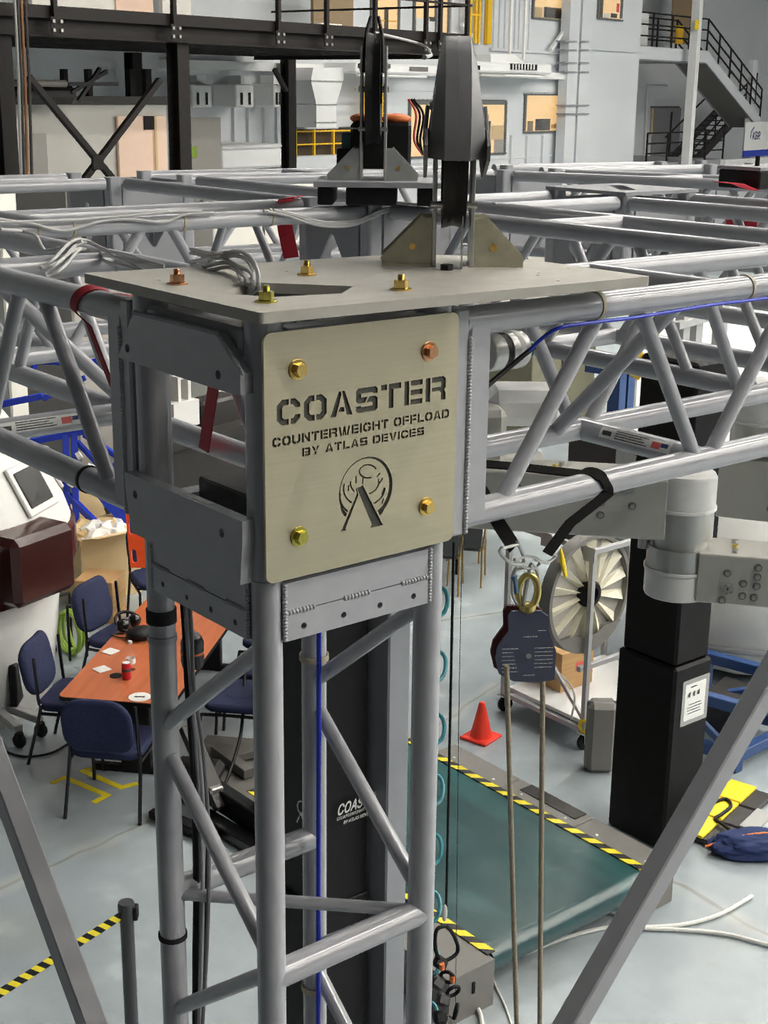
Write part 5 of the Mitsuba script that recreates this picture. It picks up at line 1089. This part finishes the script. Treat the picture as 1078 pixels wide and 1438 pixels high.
part(mz, 'end_beam', bbox_uv(ue - .16, ue, VM - .1, 21.9, zb_ - .05, zt_), 'mezz_black', False)
for j, x in enumerate((26, 30, 35, 41)):
    solo('conduit', tube([at(x - 6, -5, v=VM - .5), at(x, 110, v=VM - .5), at(x + 4, 260, v=VM - .5)], .022, 8), ('steel', 'black_paint', 'zinc_copper', 'black_paint')[j], ('silver conduit beside the left column of the mezzanine', 'dark cable left of the rusty one beside the mezzanine column', 'rusty brown cable beside the left mezzanine column', 'dark cable right of the rusty one beside the mezzanine column')[j], 'conduit')
# dark machine under the mezzanine
um = thing('dark_machine', 'dark machine hung below the mezzanine at the far left', 'machine')
part(um, 'body', slab(42, 112, 97, 122, 17.8, .5, .03), 'machine_gray', False); part(um, 'belly', slab(36, 118, 112, 146, 18.2, .6, .1), 'black_paint', False)
for a, b in (((100, 130), (150, 100)), ((95, 118), (165, 118)), ((110, 142), (140, 96))): bl(um, *a, *b, 18.2, .06, 'black_paint', 'strut')
# partitions under the mezzanine
mat('partition_gray', (196, 193, 186), .7); mat('panel_gray', (158, 154, 148), .7); mat('door_peach', (236, 206, 184), .6); mat('beam_dark', (64, 62, 60), .6)
pw = thing('partition', 'pale gray partition with a dark top rail below the mezzanine', 'partition')
part(pw, 'panel', slab(22, 146, 236, 300, 18.9, .1), 'partition_gray', False)
part(pw, 'top_rail', slab(22, 135, 238, 147, 18.85, .2), 'beam_dark', False)
for x in (90, 124, 183, 205): part(pw, 'stud', slab(x, 97, x + (6 if x < 180 else 8), 136, 18.9, .1), 'mezz_black', False)
part(pw, 'gray_sheet', slab(40, 188, 68, 300, 18.84, .03), 'panel_gray', False)
pd = thing('peach_door', 'peach lit door leaf in the partition below the mezzanine', 'door')
part(pd, 'leaf', slab(168, 163, 217, 300, 18.82, .05), 'door_peach', False); part(pd, 'frame', slab(217, 163, 235, 300, 18.80, .06), 'door_peach', False)
part(pd, 'notice', slab(203, 163, 216, 182, 18.79, .02), 'mezz_black', False); part(pd, 'edge_strip', slab(219, 163, 222, 300, 18.78, .02), 'kraft', False)
gpn = thing('standing_screen', 'plain gray panel right of the front mezzanine column', 'panel')
part(gpn, 'sheet', slab(262, 165, 311, 300, 20.3, .1), 'panel_gray', False); part(gpn, 'label', slab(265, 206, 277, 222, 20.28, .01), 'lime', False)
wb = thing('white_container', 'white container with a sloped lid under the mezzanine', 'container')
part(wb, 'body', slab(311, 208, 397, 237, 20.9, 1.4, .05), 'white_paint', False); part(wb, 'base', slab(312, 238, 396, 300, 21.0, 1.2), 'beam_dark', False); part(wb, 'lid', slab(311, 203, 397, 209, 20.85, 1.4, .03), 'white_paint', False)
mat('white_sheet', (226, 224, 216), .6)
for nm, (x0, y0, x1, y1, v) in {'cream wall panel seen over the mezzanine deck at the left': (45, -30, 163, 28, 21.6), 'peach wall panel seen over the mezzanine deck': (163, -30, 215, 28, 21.55), 'cream wall panel right of the peach one over the mezzanine deck': (228, -30, 268, 32, 21.6)}.items():
    solo('wall_panel', slab(x0, y0, x1, y1 + 6, v, .1), 'door_peach' if 'peach wall' in nm and 'right' not in nm else 'white_sheet', nm, 'panel', smooth=False)
bpn = thing('brown_screen', 'brown curved screen with a small table on the mezzanine deck', 'screen')
mat('taupe', (138, 118, 92), .7)
part(bpn, 'sheet', slab(440, -30, 496, 40, 21.0, .08), 'taupe', False); part(bpn, 'shelf', slab(450, 33, 480, 37, 20.8, .2), 'white_sheet', False)

# wall fittings
VW = V1
gr_ = struct('trim_1', slab(240, 93, 800, 104, VW - .35, .35), 'white_paint')
for j, (x0, x1) in enumerate(((268, 301), (330, 360), (384, 396))):
    k = thing('air_unit', ('white slotted air unit on the far wall, leftmost', 'white slotted air unit on the far wall, second from the left', 'white slotted air unit half hidden by the rear mezzanine column')[j], 'air unit')
    part(k, 'case', slab(x0 + 1, 118, x1 - 3, 151, VW - .7, .7, .03), 'white_paint', False); part(k, 'neck', slab(x0 + 8, 106, x1 - 12, 120, VW - .5, .4), 'white_paint', False)
    for q in (.25, .62): part(k, 'slot', slab(x0 + 1 + (x1 - x0) * q, 130, x0 + 3.5 + (x1 - x0) * q, 147, VW - .72, .03), 'hole', False)
dt = thing('tapered_duct', 'white tapered duct on the far wall behind the rear mezzanine column', 'duct')
def uzq(px, py, v): p = at(px, py, v=v); return p
def duct(k, quad, v, t, m, name):
    f_ = [at(x, y, v=v) for x, y in quad]; part(k, name, trimesh.convex.convex_hull(A(f_ + [p + BV * t for p in f_])), m, False)
duct(dt, ((436, 112), (482, 112), (472, 146), (444, 146)), VW - .9, .8, 'white_paint', 'taper'); duct(dt, ((440, 95), (484, 95), (482, 113), (436, 113)), VW - .9, .8, 'white_paint', 'upper_section')
duct(dt, ((444, 147), (472, 147), (472, 179), (444, 179)), VW - .9, .8, 'white_paint', 'lower_section')
for y in (113, 146, 171): part(dt, 'seam', slab(437 if y < 120 else 443, y, 482 if y < 120 else 473, y + 2, VW - .93, .03), 'silver_tape', False)
mat('brown_dark', (66, 52, 34), .7)
mat('guard_yellow', (222, 176, 30), .5)
op = thing('dark_opening', 'dark brown opening behind the yellow guard rail on the far wall', 'opening')
part(op, 'recess', slab(413, 181, 497, 219, VW - .05, .045), 'brown_dark', False); part(op, 'sill', slab(412, 219, 500, 243, VW - .5, .5), 'wall_paint', False)
yg = thing('guard_rail', 'yellow guard rail in front of the dark opening', 'railing')
for x in (415, 441, 468, 494): part(yg, 'post', slab(x, 182, x + 2, 219, VW - .25, .06), 'guard_yellow', False)
for y in (183, 201): part(yg, 'rail', slab(414, y, 497, y + 2, VW - .25, .06), 'guard_yellow', False)
yc = thing('ladder_cage', 'yellow ladder cage on the far wall behind the open pulley', 'ladder')
part(yc, 'backing', slab(509, 118, 542, 205, VW - .06, .055), 'brown_dark', False)
for x in (511, 516, 525, 536): part(yc, 'upright', slab(x, 118, x + 2, 205, VW - .4, .06), 'guard_yellow', False)
for y in (141, 158, 178): part(yc, 'hoop', slab(509, y, 540, y + 2, VW - .42, .06), 'guard_yellow', False)
yc2 = thing('ladder_cage', 'yellow ladder cage high on the far wall above the covered pulley', 'ladder')
for x in (661, 668, 673): part(yc2, 'upright', slab(x, -30, x + 2, 61, VW - .4, .06), 'guard_yellow', False)
part(yc2, 'hoop', slab(660, 19, 676, 22, VW - .42, .06), 'guard_yellow', False); part(yc2, 'backing', slab(656, -30, 678, 62, VW - .05, .05), 'panel_gray', False)
solo('yellow_strip', slab(685, -30, 691, 62, VW - .12, .1), 'guard_yellow', 'tall yellow strip in a narrow dark opening on the far wall', 'strip', smooth=False)
mat('room_tan', (190, 164, 122), .8); mat('frame_gray', (96, 98, 98), .5)
scene['pane_glass'] = {'type': 'thindielectric'}
def lit_window(label, x0, y0, x1, y1, items=()):
    """Office window: frame proud of the wall, a pane, a lit room box behind it with its furniture."""
    k = struct(f'window_{lit_window.n}', slab(x0 - 2.2, y0 - 2.2, x1 + 2.2, y0, VW - .06, .12), 'frame_gray'); lit_window.n += 1
    part(k, 'frame', slab(x0 - 2.2, y1, x1 + 2.2, y1 + 2.5, VW - .08, .14), 'frame_gray', False)
    part(k, 'frame', slab(x0 - 2.2, y0, x0, y1, VW - .06, .12), 'frame_gray', False); part(k, 'frame', slab(x1, y0, x1 + 2.2, y1, VW - .06, .12), 'frame_gray', False)
    part(k, 'pane', slab(x0, y0, x1, y1, VW - .05, .004), 'pane_glass', False)
    part(k, 'room_light', slab(x0, y0, x1, y1, VW - .008, .006), 'room_tan', False, emitter=emit((206, 172, 124), .75))
    for a, b, c, d, m in items: part(k, 'furniture', slab(a, b, c, d, VW - .03, .02), m, False)
lit_window.n = 1
lit_window('', 577, 142, 709, 217, ((577, 142, 709, 147, 'frame_gray'), (672, 170, 688, 217, 'black_paint'), (690, 176, 707, 196, 'kraft'), (694, 196, 709, 217, 'panel_gray'), (674, 161, 686, 170, 'taupe'), (596, 180, 606, 217, 'taupe')))
lit_window('', 739, 134, 786, 184, ((752, 167, 772, 183, 'black_paint'), (774, 174, 784, 180, 'kraft'), (741, 170, 748, 184, 'taupe')))
lit_window('', 751, -30, 794, 26, ((764, 11, 794, 26, 'black_paint'), (751, 10, 761, 27, 'kraft')))
lit_window('', 843, -30, 873, 26, ((848, 19, 856, 25, 'white_paint'), (858, 19, 866, 25, 'black_paint'), (843, -30, 847, 26, 'brown_dark'), (866, 5, 869, 17, 'red_flag')))
lit_window('', 584, -30, 612, 46, ((584, 26, 612, 46, 'white_paint'), (603, 24, 610, 30, 'black_paint')))
lit_window('', 620, -30, 630, 46)
lit_window('', 524, -30, 560, 42, ((527, 28, 556, 30, 'guard_yellow'), (524, -30, 530, 42, 'frame_gray'), (540, 10, 545, 42, 'brown_dark')))
for nm, (x0, x1) in {'left': (688, 738), 'right': (716, 778)}.items(): pass
au = thing('air_conditioner', 'white air duct unit with a dark grille over the office windows', 'air unit')
part(au, 'case', slab(668, 88, 775, 103, VW - 1.3, 1.0, .05), 'white_paint', False); duct(au, ((688, 76), (722, 76), (740, 92), (690, 92)), VW - 1.2, .8, 'white_paint', 'hood')
part(au, 'grille', slab(718, 90, 754, 98, VW - 1.34, .05), 'hole', False)
for i in range(8): part(au, 'grille_bar', slab(720 + i * 4.2, 90, 721.2 + i * 4.2, 98, VW - 1.36, .02), 'white_paint', False)
part(au, 'tray', slab(676, 104, 784, 108, VW - 1.1, .6), 'white_paint', False); part(au, 'grille', slab(666, 92, 674, 98, VW - 1.34, .05), 'hole', False)
for nm, x0, x1 in (('left of the covered pulley', 505, 600), ('right end', 710, 762)): solo('tube_lamp', slab(x0, 105, x1, 108.5, VW - 1.5, .12, .02), 'white_paint', f'white tube lamp under the duct, {nm}', 'lamp', smooth=False)
k = thing('air_conditioner', 'white air duct with two dark grilles behind the open pulley', 'air unit')
part(k, 'case', slab(500, 90, 615, 104, VW - 1.3, 1.0, .04), 'white_paint', False)
for x in (506, 576): part(k, 'grille', slab(x, 94, x + 25, 100, VW - 1.33, .03), 'machine_gray', False)
for x, y0 in ((717, -30), (737, -30)): solo('hanger_rod', slab(x, y0, x + 2, 84, VW - .9, .07), 'white_paint', 'white hanger rod above the air unit, ' + ('left one' if x < 720 else 'right one'), 'rod', smooth=False)
for nm, (x0, x1, v) in {'a': (795, 809, VW - .45), 'b': (812, 826, VW - .35)}.items():
    k = thing('steel_column', 'pale steel wall column with welded plates, ' + ('left flange' if nm == 'a' else 'right flange'), 'column')
    part(k, 'shaft', slab(x0, -40, x1, 320, v, .3), 'wall_paint', False)
    for y in (57, 69, 87, 100, 147, 159): part(k, 'plate', slab(x0 - 2, y, x1 + 1, y + 2, v - .08, .3), 'gray_paint_dull', False)
for x in (640, 700, 735, 730): pass
struct('trim_2', slab(690, 70, 800, 74, VW - .1, .1), 'wall_paint'); struct('trim_3', slab(830, 69, 896, 72, VW - .1, .1), 'wall_paint')
for a, b in (((795, 38), (773, 70)), ((648, 34), (672, 62))): solo('diagonal_brace', beam(at(*a, v=VW - .2), at(*b, v=VW - .2), .09, .09, .004), 'white_paint', 'white diagonal brace high on the far wall, ' + ('beside the steel column' if a[0] > 700 else 'beside the upper yellow cage'), 'brace', smooth=False)
for j, x in enumerate((100, 330, 350, 372, 390, 716, 738, 760)): struct(f'trim_{j + 4}', slab(x, 120 if x < 600 else 190, x + 3, 330, VW - .08, .08), 'wall_paint')

for j, x in enumerate((634, 646, 694, 702, 710, 724, 730, 744)): struct(f'trim_{j + 20}', slab(x, -40, x + 1.6, 69, VW - .05, .05), 'wall_paint')
for j, y in enumerate((127, 225)): struct(f'trim_{j + 30}', slab(500, y, 795, y + 1.5, VW - .04, .04), 'wall_paint')
# stair bay at the right: the wall steps back, platform, flights, door
VB = 26.5; uc = uz(895, 120, VW)[0]
struct('wall_bay', bbox_uv(uc, U1, VB, VB + .3, 0, ZC), 'wall_paint'); struct('wall_return', bbox_uv(uc - .3, uc, VW, VB, 0, ZC), 'wall_paint')
sr = thing('steel_stair', 'steel staircase with black railings and a gray landing at the upper right', 'stairs')
VS = 22.6
zp = 6.22; p0u = uc + .02; p1u = uz(992, 70, VS)[0]
part(sr, 'landing', bbox_uv(p0u, p1u, VS, VS + 2.6, zp - .42, zp), 'gray_paint_dull', False); part(sr, 'landing_fascia', bbox_uv(p0u, p1u, VS - .05, VS, zp - .38, zp + .02), 'wall_paint', False)
def stair_rail(k, a, b, v, post_n, m='mezz_black', h=1.07, w=.05):
    for i, f_ in enumerate((1, .66, .33)): part(k, 'rail', beam(bf(a[0], v, a[1] + h * f_), bf(b[0], v, b[1] + h * f_), w, w, .004), m, False)
    for t in np.linspace(0, 1, post_n): u = a[0] + (b[0] - a[0]) * t; z = a[1] + (b[1] - a[1]) * t; part(k, 'railing_post', beam(bf(u, v, z), bf(u, v, z + h), w, w, .004), m, False)
stair_rail(sr, (p0u, zp), (p1u, zp), VS, 5)
stair_rail(sr, (p0u + 1.5, zp), (p1u + .4, zp), VS + 1.4, 4)
u2 = p1u + 5.2; z2 = 3.9
part(sr, 'stringer', beam(bf(p1u, VS, zp - .18), bf(u2, VS, z2 - .18), .06, .38, .004, BV * 0 + ez), 'wall_paint', False)
part(sr, 'stringer', beam(bf(p1u, VS + 1.2, zp - .18), bf(u2, VS + 1.2, z2 - .18), .06, .38, .004), 'gray_paint_dull', False)
part(sr, 'soffit', trimesh.convex.convex_hull(A([bf(p1u, v, zp - .3) for v in (VS, VS + 1.2)] + [bf(u2, v, z2 - .3) for v in (VS, VS + 1.2)] + [bf(p1u, v, zp - .36) for v in (VS, VS + 1.2)] + [bf(u2, v, z2 - .36) for v in (VS, VS + 1.2)])), 'machine_gray', False)
for i in range(13): t = (i + .5) / 13; part(sr, 'tread', bbox_uv(p1u + (u2 - p1u) * t - .16, p1u + (u2 - p1u) * t + .16, VS + .03, VS + 1.17, zp + (z2 - zp) * t - .06, zp + (z2 - zp) * t - .02), 'machine_gray', False)
stair_rail(sr, (p1u, zp), (u2, z2), VS, 6)
stair_rail(sr, (p1u, zp), (u2, z2), VS + 1.2, 6)
ua, za = uz(972, 232, VS + 1.4); ub, zb3 = uz(1060, 138, VS + 1.4)
for v in (VS + 1.4, VS + 2.5): part(sr, 'lower_stringer', beam(bf(ua, v, za), bf(ub, v, zb3), .06, .34, .004), 'black_paint', False)
for i in range(14): t = (i + .5) / 14; part(sr, 'tread', bbox_uv(ua + (ub - ua) * t - .16, ua + (ub - ua) * t + .16, VS + 1.42, VS + 2.48, za + (zb3 - za) * t + .08, za + (zb3 - za) * t + .12), 'black_paint', False)
part(sr, 'handrail', beam(bf(ua - .2, VS + 2.5, za + 1.0), bf(ub, VS + 2.5, zb3 + 1.0), .05, .05, .004), 'mezz_black', False)
stair_rail(sr, (ua, za - .1), (ub, zb3 - .1), VS + 1.4, 7)
part(sr, 'support_post', slab(1050 - 2, 84, 1056 - 2, 320, VS + .1, .15), 'wall_paint', False)
lr = thing('lower_railing', 'black railing in front of the gray door at the right', 'railing')
lu0, lz = uz(903, 228, VS); lu1 = uz(1010, 228, VS)[0]; stair_rail(lr, (lu0, lz - .05), (lu1, lz - .05), VS - .1, 5, h=1.0)
part(lr, 'landing', bbox_uv(lu0, lu1, VS - .2, VB, lz - .3, lz - .05), 'gray_paint_dull', False)
mat('door_gray', (128, 130, 132), .6)
dr_ = struct('door_1', slab(917, 152, 943, 226, VB - .08, .08), 'door_gray'); part(dr_, 'frame', slab(916, 149, 954, 152, VB - .1, .1), 'frame_gray', False); part(dr_, 'frame', slab(943, 151, 954, 226, VB - .09, .09), 'door_gray', False); part(dr_, 'edge', slab(940, 157, 942, 226, VB - .1, .02), 'mezz_black', False); part(dr_, 'edge', slab(915, 151, 917, 190, VB - .1, .02), 'kraft', False)
solo('wall_conduit', tube([at(905, 226, v=VB - .1), at(909, 119, v=VB - .1), at(934, 118, v=VB - .1), at(937, 121, v=VB - .1)], .03, 8), 'wall_paint', 'thin conduit with a lamp over the gray door', 'conduit')
wc = thing('white_column', 'slim white column in front of the stair landing', 'column')
wu = uz(972, 120, VS - .5)[0]; part(wc, 'shaft', bbox_uv(wu - .14, wu + .14, VS - .62, VS - .34, 0, ZC), 'white_paint', False); part(wc, 'tag', slab(976, 28, 981, 42, VS - .66, .03), 'ramp_yellow', False)
ys = thing('yellow_sign', 'yellow and white items standing on the stair landing', 'sign'); part(ys, 'board', slab(950, 36, 959, 62, VS + .7, .05), 'guard_yellow', False); part(ys, 'white_board', slab(895, 17, 910, 64, VS + .9, .05), 'white_paint', False); part(ys, 'tall_panel', slab(944, -20, 975, 62, VS + 2.3, .05), 'taupe', False)
bnr = thing('banner', 'white banner with a blue lower edge hung on the railing at the right', 'banner')
part(bnr, 'cloth', slab(1046, 171, 1100, 210, VS - .35, .03), 'white_paint', False); part(bnr, 'blue_edge', slab(1044, 210, 1100, 219, VS - .36, .04), 'frame_blue', False); part(bnr, 'white_base', slab(1018, 222, 1100, 245, VS - .4, .3), 'white_paint', False)
bu0, bz0 = uz(1056, 196, VS - .37); text_on(bnr, 'KBR', bf(bu0, VS - .352, bz0), BU, ez, .28, 'blue_ink', .004, .1)
part(bnr, 'arc', tube([bf(bu0 - .15, VS - .355, bz0 + .05), bf(bu0 - .12, VS - .355, bz0 + .3), bf(bu0 + .12, VS - .355, bz0 + .45)], .02, 6), 'blue_ink')
# equipment standing on the hall floor below the truss grid
k = thing('gray_cabinet', 'tall olive gray cabinet seen through the right truss', 'cabinet'); part(k, 'case', slab(747, 440, 835, 600, 8.4, .6, .01), 'taupe', False); part(k, 'door_gap', slab(790, 445, 792, 598, 8.38, .02), 'beam_dark', False)
for x in (749, 829): part(k, 'leg', slab(x, 600, x + 4, 9999, 8.42, .05), 'black_paint', False)
mat('olive', (104, 102, 84), .6); scene[f'{k}__case'] = {**scene[f'{k}__case'], 'bsdf': {'type': 'ref', 'id': 'olive'}}
k = thing('blue_lift', 'blue stand with yellow hoses seen through the right truss', 'stand')
for x in (868, 880): part(k, 'post', slab(x, 515, x + 9, 9999, 6.0, .12), 'stand_blue', False)
part(k, 'top', slab(862, 512, 900, 522, 5.95, .3), 'stand_blue', False)
for pts in (((862, 470), (885, 485), (900, 510), (890, 530)), ((880, 455), (915, 470), (930, 500), (920, 520))): part(k, 'yellow_hose', hose([tp(*q, 8.6) for q in pts], .035), 'guard_yellow')
part(k, 'base', slab(862, 620, 905, 9999, 5.9, .5), 'black_paint', False)
k = thing('extrusion_frame', 'tall gray aluminium frame in front of the cream sheet', 'frame')
for x in (958, 976, 1010): part(k, 'upright', slab(x, 425, x + 9, 9999, 6.3, .1), 'alu_dull', False)
for y in (442, 585): part(k, 'crossbar', slab(955, y, 1040, y + 9, 6.25, .1), 'alu_dull', False)
k = thing('cream_sheet', 'large cream sheet standing behind the aluminium frame', 'panel'); part(k, 'sheet', slab(895, 415, 1120, 640, 7.8, .08), 'white_sheet', False)
for x in (900, 1110): part(k, 'leg', slab(x, 640, x + 6, 9999, 7.8, .08), 'alu_dull', False)
for j, (x0, y0, x1, y1, v, m) in enumerate(((300, 262, 440, 380, 14.5, 'partition_gray'), (0, 265, 90, 380, 13.0, 'white_sheet'), (96, 262, 160, 400, 11.0, 'panel_gray'), (690, 300, 790, 380, 15.0, 'panel_gray'), (820, 270, 900, 380, 17.0, 'partition_gray'))):
    k = thing('equipment_cabinet', ('pale cabinet standing behind the red strap under the grid', 'cream cabinet at the far left under the grid', 'gray cabinet at the back left under the grid', 'gray cabinet behind the covered pulley bracket', 'pale cabinet under the second row of the grid at the right')[j], 'cabinet')
    part(k, 'case', slab(x0, y0, x1, 9999, v, .8, .02), m, False); part(k, 'door_gap', slab((x0 + x1) / 2, y0 + 6, (x0 + x1) / 2 + 2, y1, v - .02, .03), 'beam_dark', False)
k = thing('lab_bench', 'dark bench loaded with instruments seen through the corner node', 'bench')
part(k, 'top', slab(240, 600, 420, 612, 9.7, .8), 'black_paint', False); part(k, 'front', slab(240, 612, 420, 9999, 9.8, .7), 'black_paint', False)
part(k, 'instrument', join(slab(250, 530, 254, 565, 9.8, .1), slab(264, 530, 268, 565, 9.8, .1), slab(250, 528, 268, 532, 9.8, .1), slab(244, 564, 280, 600, 9.75, .2)), 'vessel_white', False)
part(k, 'instrument', slab(225, 545, 246, 600, 9.9, .3, .03), 'machine_gray', False); part(k, 'instrument', slab(285, 560, 340, 600, 9.9, .3, .03), 'black_paint', False)
